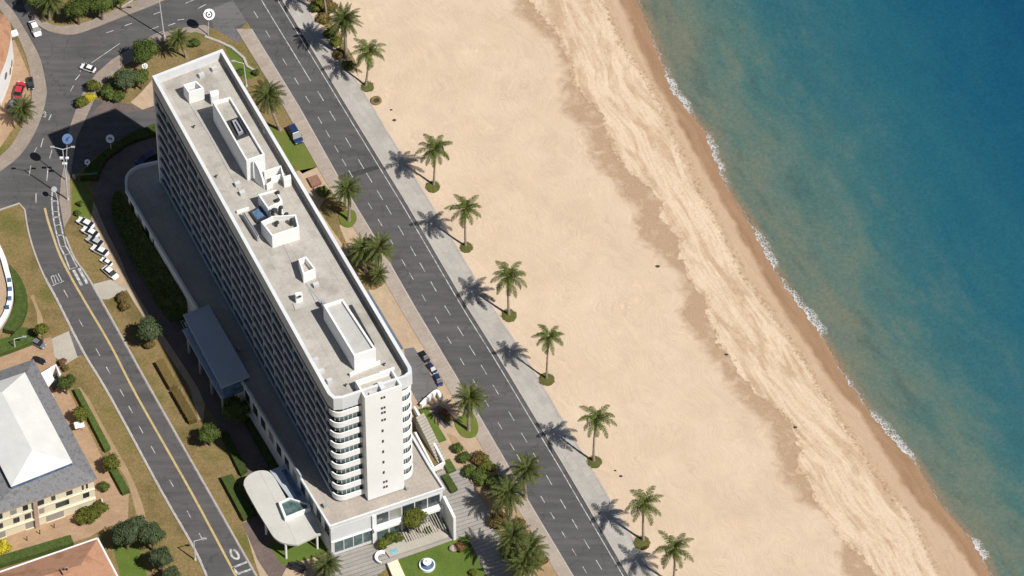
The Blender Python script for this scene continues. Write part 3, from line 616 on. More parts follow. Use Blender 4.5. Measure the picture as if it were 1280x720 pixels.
def make_palm(kind, h, label='', lean=0.0, bend=0.25, nf=16, fl=3.5, seed=0):
    random.seed(seed)
    t = thing('palm_tree', (0, 0, 0), label, 'palm tree')
    obj('trunk', trunk_bm(h, .24 if kind == 'coco' else .34, .15 if kind == 'coco' else .28, lean, bend), M['bark'], t, smooth=True)
    vs, fs = [], []; top = (lean, 0, h)
    for i in range(nf):
        az = 2*math.pi*i*.381966+random.uniform(-.2, .2); lv = (i+.5)/nf
        if kind == 'coco':
            pitch = R(72)-R(88)*lv+random.uniform(-.1, .1); frond_geo(vs, fs, (lean, 0, h+.15*(1-lv)), az, pitch, fl*random.uniform(.85, 1.08), R(70)+random.uniform(0, .35), 1.0, 19, 0)
        else:
            pitch = R(80)-R(108)*lv+random.uniform(-.12, .12); frond_geo(vs, fs, (lean, 0, h+.3*(1-lv)), az, pitch, fl*random.uniform(.85, 1.08), R(48)+random.uniform(0, .3), .68, 19, 0)
    me = bpy.data.meshes.new('crown'); me.from_pydata([tuple(v) for v in vs], [], fs)
    obj('crown', me, M['frond'] if kind == 'coco' else M['frondd'], t)
    vs, fs = [], []
    for i in range(7 if kind == 'coco' else 14):
        az = random.uniform(0, 6.28); frond_geo(vs, fs, (lean, 0, h-.1), az, R(-35)-random.uniform(0, .5), fl*random.uniform(.4, .62), R(40), .3, 9, 0)
    me = bpy.data.meshes.new('dead_fronds'); me.from_pydata([tuple(v) for v in vs], [], fs)
    obj('dead_fronds', me, M['frondo'], t)
    if kind == 'coco':
        bm = bmesh.new()
        for i in range(6): ico(bm, (lean+.28*math.cos(i*1.05), .28*math.sin(i*1.05), h-.25), .14, 1)
        obj('coconuts', bm, M['bark2'], t)
    return t
protos = {}
def palm(kind, base, crown, scale, label, group, rz=None):
    b_ = G(*base); v = G(crown[0], crown[1], 0)
    # height from the trunk's length in the picture; lean from the sideways shift of the crown
    h = (base[1]-crown[1])/4.03; key = (kind, len(protos) % 5)
    p = make_palm(kind, h/scale, label, (crown[0]-base[0])/6.7/scale*.9, random.uniform(-.25, .25), random.choice((15, 16, 18)) if kind == 'coco' else 52, 4.55 if kind == 'coco' else 4.3, len(protos)*11+5)
    protos[len(protos)] = p; p.location = (b_.x, b_.y, .1); p.scale = (scale,)*3
    p['label'] = label; p['group'] = group
    return p
gb = 'palms in a line on the sand'
palm('coco', (409, 22), (404, -22), 1.0, 'palm at the far end of the beach row, cut by the top edge', gb)
palm('date', (433, 74), (431, 28), .98, 'dense feathery palm on the sand among low yellow shrubs', gb)
palm('coco', (457, 108), (462, 67), .95, 'palm on the sand beside the round straw ring', gb)
palm('coco', (542, 232), (544, 188), .97, 'palm on the sand whose shadow reaches the dark streak across the road', gb)
palm('coco', (582, 308), (583, 262), .97, 'beach palm level with the far end of the paired palms by the hotel', gb)
palm('coco', (636, 394), (635, 347), 1.05, 'full crowned beach palm level with the middle of the hotel', gb)
palm('coco', (683, 474), (686, 422), .85, 'small sparse beach palm with few bright fronds', gb)
palm('coco', (742, 577), (745, 523), .98, 'beach palm level with the small car park, on a small grass disc', gb)
palm('coco', (804, 676), (803, 630), 1.05, 'beach palm with a long curved trunk shadow, last but one towards the viewer', gb)
palm('coco', (841, 732), (841, 686), 1.05, 'nearest beach palm, its foot cut by the bottom edge', gb)
gw = 'palms along the hotel side of the coast road'
palm('date', (350, 162), (335, 122), .95, 'leaning palm on dry grass beside the dark blue car', gw)
palm('date', (436, 276), (436, 238), .85, 'palm with a pale trunk on a round grass patch by the hotel wall', gw)
palm('date', (457, 340), (454, 314), .82, 'short palm leaning on its taller neighbour, hotel side of the bed', gw)
palm('date', (470, 344), (475, 312), .92, 'taller palm of the clump beside the road, mid hotel', gw)
palm('date', (472, 356), (474, 344), .55, 'stubby young palm at the near tip of the planting bed', gw)
palm('date', (586, 538), (588, 500), .92, 'palm with a white trunk on an oval grass island near the car park', gw)
palm('date', (657, 622), (658, 588), .9, 'palm leaning over the road edge above the walkway bed', gw)
palm('date', (638, 650), (635, 618), 1.05, 'big palm over dry shrubs beside the ribbed walkway', gw)
palm('date', (646, 712), (641, 672), 1.05, 'wide palm at the bottom of the walkway, left of a close pair', gw)
palm('date', (662, 718), (661, 688), 1.05, 'wide palm at the bottom of the walkway, right of a close pair', gw)
palm('date', (650, 735), (655, 706), .95, 'palm at the bottom edge below the close pair', gw)
gx = 'palms in gardens'
palm('date', (233, 72), (223, 50), .68, 'small dark palm on dry grass behind the far end of the hotel', gx)
palm('date', (62, 24), (66, 2), .85, 'yellowish palm among round trees at the top left', gx)
palm('date', (28, 155), (30, 138), .75, 'low palm beside the curved sidewalk at the left edge', gx)
palm('date', (411, 726), (409, 708), .8, 'low palm at the near foot of the podium, bottom edge', gx)
random.seed(3)
# grass discs at the palms' feet
gd = 'grass discs at the feet of the beach palms'
for (x, y, rx, lab) in ((541, 233, 10, 'round grass disc under the palm by the dark road streak'), (583, 309, 9, 'round grass disc under the beach palm opposite the paired palms'), (636, 394, 10.5, 'round grass disc under the full crowned beach palm'), (683, 474, 10.5, 'round grass disc under the small sparse palm'), (743, 577, 10, 'round grass disc under the palm opposite the car park'), (802, 678, 11, 'round grass disc under the last but one palm'), (459, 108, 9.5, 'grass disc under the palm next to the straw ring')):
    bm = bmesh.new(); c = G(x, y, .3); n = 20; r = rx/6.7
    for k, (rr, z) in enumerate(((1, .10), (.86, .26), (.45, .36))):
        vv = [bm.verts.new((c.x+math.cos(a)*r*rr*random.uniform(.84, 1.1), c.y+math.sin(a)*r*rr*random.uniform(.84, 1.1), z)) for a in np.linspace(0, 2*math.pi, n+1)[:-1]]
        if k:
            for i in range(n): bm.faces.new((pv[i], pv[(i+1) % n], vv[(i+1) % n], vv[i]))
        pv = vv
    bm.faces.new(pv)
    for i in range(240):                       # blades round the disc
        a = random.uniform(0, 6.283); q = r*math.sqrt(random.random())*1.02; o = Vector((c.x+math.cos(a)*q, c.y+math.sin(a)*q, .22)); d = Vector((random.uniform(-.1, .1), random.uniform(-.1, .1), random.uniform(.12, .3))); s_ = Vector((random.uniform(-1, 1), random.uniform(-1, 1), 0)).normalized()*.05
        bm.faces.new([bm.verts.new(v) for v in (o-s_, o+s_, o+d)])
    obj('grass_disc', bm, M['disc'], label=lab, cat='grass disc', group=gd)

# ------------------------------------------------------------------ trees, shrubs, hedges
def leaves(vs, fs, c, r, n, size, squash=.85, shell=.55):
    for _ in range(n):
        d = rng.normal(size=3); d /= np.linalg.norm(d)
        q = (shell+(1-shell)*rng.random()**.6)
        o = np.array(c)+d*np.array([r, r, r*squash])*q*(1+.10*math.sin(d[0]*7+c[0])+.09*math.sin(d[1]*9+c[1])+.06*math.sin(d[2]*11))
        nrm = d+rng.normal(size=3)*.6+np.array([0, 0, .35]); nrm /= np.linalg.norm(nrm)
        a = np.cross(nrm, rng.normal(size=3)); a /= np.linalg.norm(a); b_ = np.cross(nrm, a); s_ = size*rng.uniform(.6, 1.25)
        k = len(vs); vs += [o-a*s_*.5, o+b_*s_*.32, o+a*s_*.5, o-b_*s_*.32]; fs.append((k, k+1, k+2, k+3))
def crown_mesh(name, blobs, size=.34, dens=34):
    vs, fs = [], []
    bm = bmesh.new()
    for (c, r, sq) in blobs:
        leaves(vs, fs, c, r, int(dens*r*r*4*1.6), size, sq); ico(bm, c, r*.74, 2, (1, 1, sq), .06)
    me = bpy.data.meshes.new(name); bm.verts.index_update()
    k = len(vs); vs += [np.array(v.co) for v in bm.verts]; fs += [tuple(k+v.index for v in f.verts) for f in bm.faces]; bm.free()
    me.from_pydata([tuple(v) for v in vs], [], fs); return me
def tree(px, py, rpx, h, label, m='leaf', group=None, cat='tree', sq=.85, name='tree', lobes=5, trunk2=None):
    c = G(px, py, h); r = rpx/6.7*1.15; base = Vector((c.x, c.y, 0))
    t = thing(name, base, label, cat, group)
    blobs = [((0, 0, h), r*.80, sq)]
    for i in range(lobes):
        a = i*2*math.pi/lobes+random.uniform(-.5, .5); q = r*random.uniform(.42, .58)
        blobs.append(((math.cos(a)*q, math.sin(a)*q, h+random.uniform(-.22, .3)*r), r*random.uniform(.40, .56), sq))
    obj('crown', crown_mesh('crown', blobs, .34 if r > 1.3 else .24, 38 if r > 1.3 else 70), M[m], t)
    bm = bmesh.new()
    for dx in ([0] if not trunk2 else [-trunk2, trunk2]):
        tube(bm, (dx, 0, 0), (dx*.6, 0, h-.2*r), .09*r+.06, .06*r+.03, 7)
        for i in range(4): tube(bm, (dx*.7, 0, h*.6), (math.cos(i*1.6)*r*.55, math.sin(i*1.6)*r*.55, h+.1*r), .05*r+.02, .02, 5)
    obj('trunk', bm, M['bark2'], t); return t
gt = 'round garden trees'
tree(181, 62, 17, 5, 'large bushy tree beside the sidewalk, north of the hotel', 'leaf', gt)
tree(157, 97, 15, 4.6, 'round grey-green tree between the corner and the hotel', 'leafb', gt)
tree(176, 95, 10.5, 4, 'smaller tree squeezed between two larger ones near the hotel end', 'leaf', gt)
tree(187, 412, 16, 5, 'round blue-green tree on the verge by the driveway, with a dark round shadow', 'leafb', gt)
tree(262, 541, 13, 4, 'round tree at the lower end of the verge above a hedge', 'leaf', gt)
tree(295, 512, 18, 4, 'dark tree standing in the hotel shade beside the entrance canopy', 'leaf', gt)
tree(52, 411, 8.5, 4, 'small lollipop tree with a thin trunk at the concrete driveway', 'leafo', gt)
tree(82, 478, 11, 3.6, 'round tree next to the small white shed', 'leaf', gt)
tree(102, 516, 10, 3, 'light green tree on the terrace beside the white awning', 'leafo', gt)
tree(139, 578, 11, 3, 'light green tree at the lower terrace end, over the hedge', 'leafo', gt)
tree(158, 666, 17, 5, 'largest grey-green tree of the clump beside the orange roof', 'leafb', gt)
tree(172, 655, 11, 4, 'small tree at the top of the clump beside the orange roof', 'leafb', gt)
tree(190, 668, 15.5, 5.2, 'right-hand tree of the clump near the street verge', 'leafb', gt)
tree(201, 697, 14, 4.6, 'tree standing below the clump, next to the bright lawn', 'leafb', gt)
tree(216, 720, 12, 4, 'tree cut by the bottom edge beside the street verge', 'leafb', gt)
tree(97, 10, 16, 5, 'round green tree at the top edge, left of a pair', 'leaf', gt)
tree(126, 4, 15, 5, 'round green tree at the top edge, right of a pair', 'leaf', gt)
tree(150, -4, 10, 4, 'small tree mostly above the top edge', 'leaf', gt)
tree(88, 19, 6, 2.2, 'low bush at the foot of the top edge trees', 'leaf', gt)
tree(44, -3, 14, 5, 'dark tree in the top left corner behind the white car', 'leaf', gt)
tree(518, 646, 14.5, 5.5, 'twin-trunked tree in front of the podium glass', 'leafo', gt, trunk2=.9)
gs = 'garden shrubs'
def shrub(px, py, rpx, h, label, m): return tree(px, py, rpx, h, label, m, gs, 'shrub', .75, 'shrub', 4)
shrub(136, 115, 11, 1.6, 'dark spreading shrub on the lawn edge before the shaded driveway', 'leaf')
shrub(148, 120, 9, 1.3, 'low shrub in shade beside the beige path', 'leaf')
shrub(117, 107, 9, 1.6, 'olive shrub on the corner sidewalk', 'leafo')
shrub(113, 121, 7, 1.3, 'bright yellow flowering shrub on the corner', 'leafy')
shrub(102, 127, 9, 1.5, 'olive green shrub at the bend beside the yellow one', 'leafo')
shrub(3, 684, 10, 1.2, 'bright yellow bush at the terrace edge, lower left', 'leafy')
shrub(113, 642, 12, 1.6, 'wide olive bush against the cream facade', 'leafo')
shrub(125, 634, 10, 1.5, 'olive bush at the corner of the cream facade', 'leafo')
shrub(101, 648, 8, 1.4, 'darker bush left of the wide olive one', 'leafo')
shrub(130, 608, 7, 1.3, 'small green bush by the corner of the cream building', 'leaf')
shrub(152, 372, 7, 1, 'dry brown shrub at the apron corner', 'leafd')
shrub(156, 382, 7, 1, 'dry brown shrub below the apron one', 'leafd')
shrub(187, 430, 7, 1.1, 'yellowish shrub at the foot of the blue-green tree', 'leafd')
shrub(478, 680, 8, 1.4, 'yellow-green shrub under the podium front', 'leafo')
shrub(489, 672, 8, 1.5, 'dark green shrub between the podium and the twin tree', 'leaf')
shrub(497, 671, 7, 1.3, 'green shrub on the paved podium terrace, beside the dark one', 'leafo')
shrub(536, 662, 5, 1.2, 'small green shrub on the paved podium terrace near the fin wall', 'leaf')
shrub(572, 560, 7, 1.1, 'green shrub along the raised lawn', 'leaf')
shrub(580, 572, 8, 1.2, 'green shrub at the end of the raised lawn bed', 'leaf')
shrub(586, 588, 9, 1.2, 'dark shrub beside the beige garden path', 'leaf')
shrub(600, 572, 10, 1.2, 'russet shrub near the road sidewalk', 'leafd')
shrub(609, 582, 10, 1.2, 'green shrub in the bed next to the road sidewalk', 'leafo')
shrub(601, 596, 11, 1.4, 'shaded shrub under the palms at the top of the bed', 'leaf')
shrub(618, 604, 11, 1.4, 'shaded shrub between the palms and the sidewalk', 'leaf')
shrub(622, 650, 13, 1.4, 'dry brown clump at the foot of the big palm', 'leafd')
shrub(646, 655, 9, 1.2, 'dry clump between two big palms', 'leafd')
shrub(634, 690, 9, 1.2, 'olive shrub at the walkway edge under the wide palm', 'leafo')
shrub(675, 700, 9, 1.2, 'dry olive shrub beside the sidewalk, bottom of the bed', 'leafd')
shrub(575, 683, 6.5, 1.2, 'russet bush on the near lawn', 'leafr')
shrub(582, 677, 6, .9, 'dark green bush on the near lawn corner', 'leaf')
shrub(591, 716, 5, .7, 'small flowering bush near the bottom of the lawn', 'leafo')
shrub(78, 452, 5, 1.1, 'reddish dry shrub beside the concrete driveway', 'leafr')
shrub(82, 460, 4.5, .8, 'small pale dry shrub behind the white shed', 'leafd')
shrub(410, 8, 12, 1.3, 'yellow-brown shrub on the sand at the top edge', 'leafd')
shrub(398, 6, 11, 1.5, 'olive shrub beside the promenade at the top edge', 'leafo')
shrub(412, 42, 8, 1.2, 'dark shrub at the foot of the feathery palm', 'leaf')
shrub(420, 52, 8, .9, 'yellow-green shrub between the first beach palms', 'leafo')
shrub(425, 66, 9, .8, 'dry shrub against the promenade edge', 'leafd')
shrub(436, 82, 8, .9, 'olive shrub below the feathery palm', 'leafo')
shrub(404, 22, 9, .9, 'russet-brown shrub at the promenade edge near the top', 'leafd')
shrub(300, 90, 6, 1, 'dark green shrub on the lawn by the lamp', 'leaf')
shrub(320, 90, 5, .8, 'small green shrub at the kerb end', 'leaf')
shrub(243, 53, 7, 1.2, 'small green shrub beside the small dark palm', 'leaf')
shrub(425, 258, 8, 1.1, 'dark shrub at the foot of the pale trunk palm', 'leafd')
shrub(404, 240, 9, 1.3, 'dark shrub in the bed beside the brick planter', 'leaf')
shrub(560, 522, 6, 1, 'dark shrub by the oval grass island', 'leafd')
shrub(553, 514, 6, 1, 'russet-grey shrub behind the oval island palm', 'leafr')
shrub(100, 254, 4, .8, 'small dark shrub on the little lawn', 'leaf')
shrub(97, 266, 4, .7, 'second small shrub on the little lawn, lower one', 'leaf')
# dry grass bed under the first palms
sheet('planting_bed', cr([(383, -10), (404, 30), (430, 66), (450, 98), (447, 92), (444, 76), (426, 44), (416, 10), (418, -30)], 3), M['dry'], .19, .0)

def hedge(name, pts, h, label, m='hedge', curve=False, dens=22, group='clipped hedges', cat='hedge', size=.26):
    P = W(cr(pts, 4, True) if curve else pts, h); c0 = sum(P, Vector())/len(P)
    poly = [(p.x-c0.x, p.y-c0.y) for p in P]; bm = bmesh.new(); prism(bm, poly, 0, h-.08)
    bmesh.ops.triangulate(bm, faces=[f for f in bm.faces if len(f.verts) > 4])
    area = abs(sum(poly[i][0]*poly[(i+1) % len(poly)][1]-poly[(i+1) % len(poly)][0]*poly[i][1] for i in range(len(poly))))/2
    tris = [f for f in bm.faces]; ar = np.array([f.calc_area() for f in tris]); n = int(min(9000, ar.sum()*dens*1.6))
    pick = rng.choice(len(tris), n, p=ar/ar.sum()); vs, fs = [], []
    for i in pick:
        f = tris[i]; v = [q.co for q in f.verts]
        a, b_ = rng.random(2)
        if len(v) == 4: o = v[0].lerp(v[1], a).lerp(v[3].lerp(v[2], a), b_)
        else:
            if a+b_ > 1: a, b_ = 1-a, 1-b_
            o = v[0]+(v[1]-v[0])*a+(v[2]-v[0])*b_
        nrm = np.array(f.normal)+rng.normal(size=3)*.6; nrm /= np.linalg.norm(nrm); o = np.array(o)+nrm*rng.uniform(0, .16)
        t = np.cross(nrm, rng.normal(size=3)); t /= np.linalg.norm(t); u = np.cross(nrm, t); s_ = size*rng.uniform(.6, 1.2)
        k = len(vs); vs += [o-t*s_*.5, o+u*s_*.33, o+t*s_*.5, o-u*s_*.33]; fs.append((k, k+1, k+2, k+3))
    bm.verts.index_update(); k = len(vs); vs += [np.array(v.co) for v in bm.verts]; fs += [tuple(k+v.index for v in f.verts) for f in bm.faces]; bm.free()
    me = bpy.data.meshes.new(name); me.from_pydata([tuple(v) for v in vs], [], fs)
    return obj(name, me, M[m], label=label, cat=cat, group=group, loc=(c0.x, c0.y, 0))
def bank(lo, hi, z0, z1, label):
    """bank of dark shrubs rising from the drive (lo) to the podium wall (hi)"""
    A, B = W(lo, z0), W(hi, z1); c0 = sum(A, Vector())/len(A); c0.z = 0; vs, fs = [], []; n = len(A); bm = bmesh.new()
    a = [bm.verts.new(p-c0) for p in A]; b_ = [bm.verts.new(p-c0) for p in B]; g = [bm.verts.new((p.x-c0.x, p.y-c0.y, 0)) for p in A]; h_ = [bm.verts.new((p.x-c0.x, p.y-c0.y, 0)) for p in B]
    for i in range(n-1): bm.faces.new((a[i], a[i+1], b_[i+1], b_[i])); bm.faces.new((g[i], g[i+1], a[i+1], a[i])); bm.faces.new((b_[i], b_[i+1], h_[i+1], h_[i]))
    bm.faces.new((g[0], a[0], b_[0], h_[0])); bm.faces.new((g[-1], h_[-1], b_[-1], a[-1]))
    bm.verts.index_update()
    for _ in range(5200):
        u = rng.random()*(n-1.001); i = int(u); f_ = u-i; v = rng.random()
        o = np.array((A[i].lerp(A[i+1], f_)).lerp(B[i].lerp(B[i+1], f_), v)-c0)+np.array([0, 0, rng.uniform(-.1, .55)*(1+math.sin(u*5)*math.sin(v*6))])
        nrm = np.array([-.5, -.2, 1])+rng.normal(size=3)*.6; nrm /= np.linalg.norm(nrm); t = np.cross(nrm, rng.normal(size=3)); t /= np.linalg.norm(t); q = np.cross(nrm, t); s_ = rng.uniform(.25, .5)
        k = len(vs); vs += [o-t*s_*.5, o+q*s_*.33, o+t*s_*.5, o-q*s_*.33]; fs.append((k, k+1, k+2, k+3))
    k = len(vs); vs += [np.array(v.co) for v in bm.verts]; fs += [tuple(k+v.index for v in f.verts) for f in bm.faces]; bm.free()
    me = bpy.data.meshes.new('hedge'); me.from_pydata([tuple(v) for v in vs], [], fs)
    return obj('hedge', me, M['hedge'], label=label, cat='hedge', group='clipped hedges', loc=(c0.x, c0.y, 0))
bank([(143, 243), (139, 256), (141, 270), (148, 290), (158, 311), (170, 333), (184, 356), (198, 380), (213, 400)], [(150, 238), (158, 250), (164, 262), (174, 279), (184, 296), (196, 316), (209, 337), (221, 357), (232, 376)], .7, 6.0, 'long dark planting filling the shaded bed beside the podium wall')
hedge('hedge', cr([(196, 153), (160, 168), (136, 184), (112, 204), (100, 222)], 3)+cr([(122, 222), (130, 202), (148, 186), (170, 174), (196, 166)], 3), 1.0, 'curved dark hedge between the two shaded driveways')
hedge('hedge', cr([(12, 330), (24, 344), (32, 362), (34, 380), (29, 398), (19, 414)], 3)+cr([(4, 411), (12, 395), (18, 378), (18, 360), (13, 344)], 3), 1.3, 'crescent hedge round the white curved house', dens=24)
hedge('hedge', [(-20, 445), (-20, 428), (14, 420), (24, 409), (34, 409), (46, 419), (43, 426), (22, 434), (0, 442)], 1.2, 'dark hedge between the terrace and the crescent hedge')
hedge('hedge', [(92, 486), (99, 485), (138, 558), (131, 562)], 1.1, 'upper length of the straight hedge along the grey roofed house')
hedge('hedge', [(137, 586), (146, 584), (162, 612), (153, 616)], 1.1, 'lower length of the straight hedge along the grey roofed house')
hedge('hedge', [(0, 694), (88, 668), (92, 678), (0, 706), (-40, 720), (-40, 706)], 1.2, 'long hedge between the terrace and the orange roof')
hedge('hedge', [(194, 452), (204, 448), (222, 481), (212, 484)], 1.3, 'dry clipped hedge on the verge, farther of two in line', m='leafd')
hedge('hedge', [(214, 488), (224, 485), (246, 523), (236, 526)], 1.3, 'dry clipped hedge on the verge, nearer of two in line', m='leafd')
hedge('hedge', [(276, 542), (284, 538), (309, 586), (301, 592)], 1.1, 'hedge along the cobbled driveway below the round tree')
hedge('hedge', [(305, 524), (313, 520), (349, 584), (341, 588)], 1.1, 'shaded hedge beside the podium near the pale canopy')
hedge('hedge', [(276, 596), (290, 592), (318, 640), (304, 648)], 1.2, 'dark hedge left of the pale rounded canopy')
hedge('hedge', [(552, 594), (560, 591), (572, 610), (564, 614)], 1.0, 'small hedge box at the podium corner by the ribbed walkway')
hedge('hedge', [(553, 576), (562, 573), (570, 586), (560, 590)], .9, 'small hedge box beside the slatted stair')

# ------------------------------------------------------------------ hotel
ZT, ZR, ZP = 41.0, 38.8, 10.0
qNW, qNE, qSE, qSW = [G(*q, ZT) for q in ((190, 95), (278, 61), (519, 467), (415, 502))]
def H(s, t, z=0.0):
    """hotel frame: s metres from the north end, t metres from the west face"""
    a, b_ = s/HL, t/HW; p = (qNW*(1-a)+qSW*a)*(1-b_)+(qNE*(1-a)+qSE*a)*b_
    return Vector((p.x, p.y, z))
HL, HW = (qSW-qNW).length, (qNE-qNW).length
hotel = thing('hotel', H(HL/2, HW/2), 'long white balconied hotel tower with rooftop plant rooms on a wide podium', 'hotel')
def hp(name, fn, m, smooth=False, kind=None, parent=None, label=None):
    bm = bmesh.new(); fn(bm); return part(hotel, name, bm, m, smooth, kind, parent, label)
INS = 1.7                                             # depth of the balconies
# core walls
hp('wall', lambda bm: prism(bm, [H(.3, INS), H(.3, HW-INS), H(HL-2.4, HW-INS), H(HL-2.4, INS)], ZP-.5, 37.7), M['recess'])
# roof deck and parapet
hp('roof', lambda bm: prism(bm, [H(.45, .45), H(.45, HW-.45), H(HL-.45, HW-.45), H(HL-.45, .45)], ZR-.5, ZR), M['roof'])
def parapet(bm):
    o = [H(0, 0), H(0, HW), H(HL-1.6, HW), H(HL-.4, HW-.35), H(HL, HW-1.6), H(HL, 1.8), H(HL-.45, .4), H(HL-1.8, 0)]
    i = [H(.55, .6), H(.55, HW-.6), H(HL-1.7, HW-.6), H(HL-.9, HW-.85), H(HL-.5, HW-1.7), H(HL-.5, 1.9), H(HL-.95, .9), H(HL-1.9, .6)]
    n = len(o); zb, zt = 37.6, ZT
    ob, ot = [bm.verts.new((p.x, p.y, zb)) for p in o], [bm.verts.new((p.x, p.y, zt)) for p in o]
    ib, it_ = [bm.verts.new((p.x, p.y, zb)) for p in i], [bm.verts.new((p.x, p.y, zt)) for p in i]
    for k in range(n):
        l = (k+1) % n
        bm.faces.new((ob[k], ob[l], ot[l], ot[k])); bm.faces.new((ot[k], ot[l], it_[l], it_[k])); bm.faces.new((it_[k], it_[l], ib[l], ib[k])); bm.faces.new((ib[k], ib[l], ob[l], ob[k]))
hp('parapet', parapet, M['fascia'])
# north end wall
hp('end_wall', lambda bm: prism(bm, [H(-.02, 0), H(-.02, HW), H(.5, HW), H(.5, 0)], ZP-.5, 37.6), M['white'])
FL, SH = 9, 3.2
zf = [ZP+.35+SH*k for k in range(FL)]
def arc(cs, ct, r, a0, a1, n=7): return [(cs+r*math.sin(a), ct+r*math.cos(a)) for a in np.linspace(a0, a1, n)]
BLK_T0, BLK_T1 = 5.0, 11.35                            # the blind stair tower on the south end spans these
def balcony_path(side):
    if side == 'w': return [(.5, .03), (HL-1.6, .03)]+[(HL-1.6+1.7*math.sin(a), 1.7-1.67*math.cos(a)) for a in np.linspace(.15, math.pi/2, 8)]+[(HL+.1, BLK_T0-.02)]
    return [(.5, HW-.03), (HL-2.4, HW-.03)]+[(HL-2.4+2.5*math.sin(a), HW-2.0+1.97*math.cos(a)) for a in np.linspace(.15, math.pi/2, 8)]+[(HL+.1, BLK_T1+.02)]
def offset(path, d):
    P = [Vector(p) for p in path]; out = []
    for i, p in enumerate(P):
        t = P[min(i+1, len(P)-1)]-P[max(i-1, 0)]; nn = Vector((-t.y, t.x)).normalized(); out.append(p+nn*d)
    return out
for side in 'we':
    pth = balcony_path(side); sg = 1 if side == 'w' else -1
    inn = offset(pth, .16*sg); deep = [(.5, INS+.05), (HL-3.3, INS+.05), (HL-2.35, BLK_T0-.02)] if side == 'w' else [(.5, HW-INS-.05), (HL-3.3, HW-INS-.05), (HL-2.35, BLK_T1+.02)]
    for k in range(FL):
        z = zf[k]
        def slab(bm):
            prism(bm, [H(*p) for p in pth]+[H(*p) for p in deep[::-1]], z-.28, z, True, True)
            prism(bm, [H(*p) for p in pth]+[H(*p) for p in inn[::-1]], z+.002, z+.62, True, False)
            bmesh.ops.triangulate(bm, faces=[f for f in bm.faces if len(f.verts) > 4])
        hp('balcony', slab, M['balcshade'])
        fo = offset(pth, -.03*sg)
        def front(bm):
            prism(bm, [H(*p) for p in fo[1:]]+[H(*p) for p in inn[1:][::-1]], z-.34, z+1.1, True, True); bmesh.ops.triangulate(bm, faces=[f for f in bm.faces if len(f.verts) > 4])
        hp('balcony_front', front, M['white'])
        def rail(bm): ribbon_bm(bm, [H(*p) for p in offset(pth, .08*sg)[:2]], .06, z+.92, .05); bmesh.ops.triangulate(bm, faces=[f for f in bm.faces if len(f.verts) > 4])
        hp('handrail', rail, M['grey'])
# party walls between the balconies
NB = 16; bay = (HL-4.4)/NB
for k in range(NB+1):
    s_ = .6+bay*k
    hp('balcony_partition', lambda bm: prism(bm, [H(s_-.09, .25), H(s_+.09, .25), H(s_+.09, INS), H(s_-.09, INS)], ZP+.35, 37.7), M['fascia'])
# bedroom windows: the hundred nearest as panes of their own, the farther ones together
def pane(bm, k, f, side='w'):
    s0, s1 = .6+bay*k+.35, .6+bay*(k+1)-.35; z = zf[f]; t = INS-.06 if side == 'w' else HW-INS+.06
    n = 3
    for q in range(n):
        a, b_ = s0+(s1-s0)*q/n+.05, s0+(s1-s0)*(q+1)/n-.05; off = .0 if q % 2 else .04
        bm.faces.new([bm.verts.new(v) for v in (H(a, t-off, z+.12), H(b_, t-off, z+.12), H(b_, t-off, z+2.45), H(a, t-off, z+2.45))])
cnt = 0; rest = bmesh.new()
for k in range(NB-1, -1, -1):
    for f in range(FL-1, -1, -1):
        if cnt < 82: hp('window', lambda bm: pane(bm, k, f), M['glass']); cnt += 1
        else: pane(rest, k, f)
part(hotel, 'window', rest, M['glass'], kind='stuff')
eb = bmesh.new()
for k in range(NB):
    for f in range(FL): pane(eb, k, f, 'e')
part(hotel, 'rear_glazing', eb, M['glass'], kind='stuff')
# blinds let down and glazed screens on some balconies
random.seed(21)
M['blind'] = mat('balcony_blind', (.30, .31, .32), (.22, .23, .25), .6, .8, rnd=.6)
for i in range(62):
    k, f = random.randrange(NB), random.randrange(FL); a = .6+bay*k+random.uniform(.3, 2.2); b_ = min(a+random.uniform(1.2, 2.6), .6+bay*(k+1)-.2); d = random.uniform(.5, 1.7); t0 = random.uniform(.25, .9)
    hp('blind', lambda bm: prism(bm, [H(a, t0), H(b_, t0), H(b_, t0+.07), H(a, t0+.07)], zf[f]+SH-.3-d, zf[f]+SH-.3, True, True), M['blind'])
# curved corner glazing on the south end
for side in 'we':
    pth = balcony_path(side)[1:]; sg = 1 if side == 'w' else -1
    g0 = offset(pth, .5*sg); cum = [0.0]
    for p, q in zip(g0, g0[1:]): cum.append(cum[-1]+(q-p).length)
    g = []
    for d in np.linspace(0, cum[-1], 8):
        k = max(i for i in range(len(cum)) if cum[i] <= d+1e-6); k = min(k, len(g0)-2); g.append(g0[k].lerp(g0[k+1], (d-cum[k])/(cum[k+1]-cum[k])))
    for k in range(FL):
        def corner(bm):
            a = [H(*p, zf[k]+.02) for p in g]
            for p, q in zip(a, a[1:]):
                e_ = (q-p).normalized()*.05
                bm.faces.new([bm.verts.new(v) for v in (p+e_, q-e_, q-e_+Vector((0, 0, 2.85)), p+e_+Vector((0, 0, 2.85)))])
        hp('window', corner, M['glassg'])
    def posts(bm):
        for p in g[1:]: tube(bm, H(*p, ZP+.3), H(*p, 37.7), .09, .09, 6)
    hp('mullions', posts, M['frame'])
    # solid soffit ring behind the corner glass
    hp('corner_wall', lambda bm: prism(bm, [H(*p) for p in offset(pth, 1.3*sg)]+[H(HL-2.6, (BLK_T0+BLK_T1)/2), H(HL-6, INS*1.6 if side == 'w' else HW-INS*1.6)], ZP, 37.6), M['recess'])
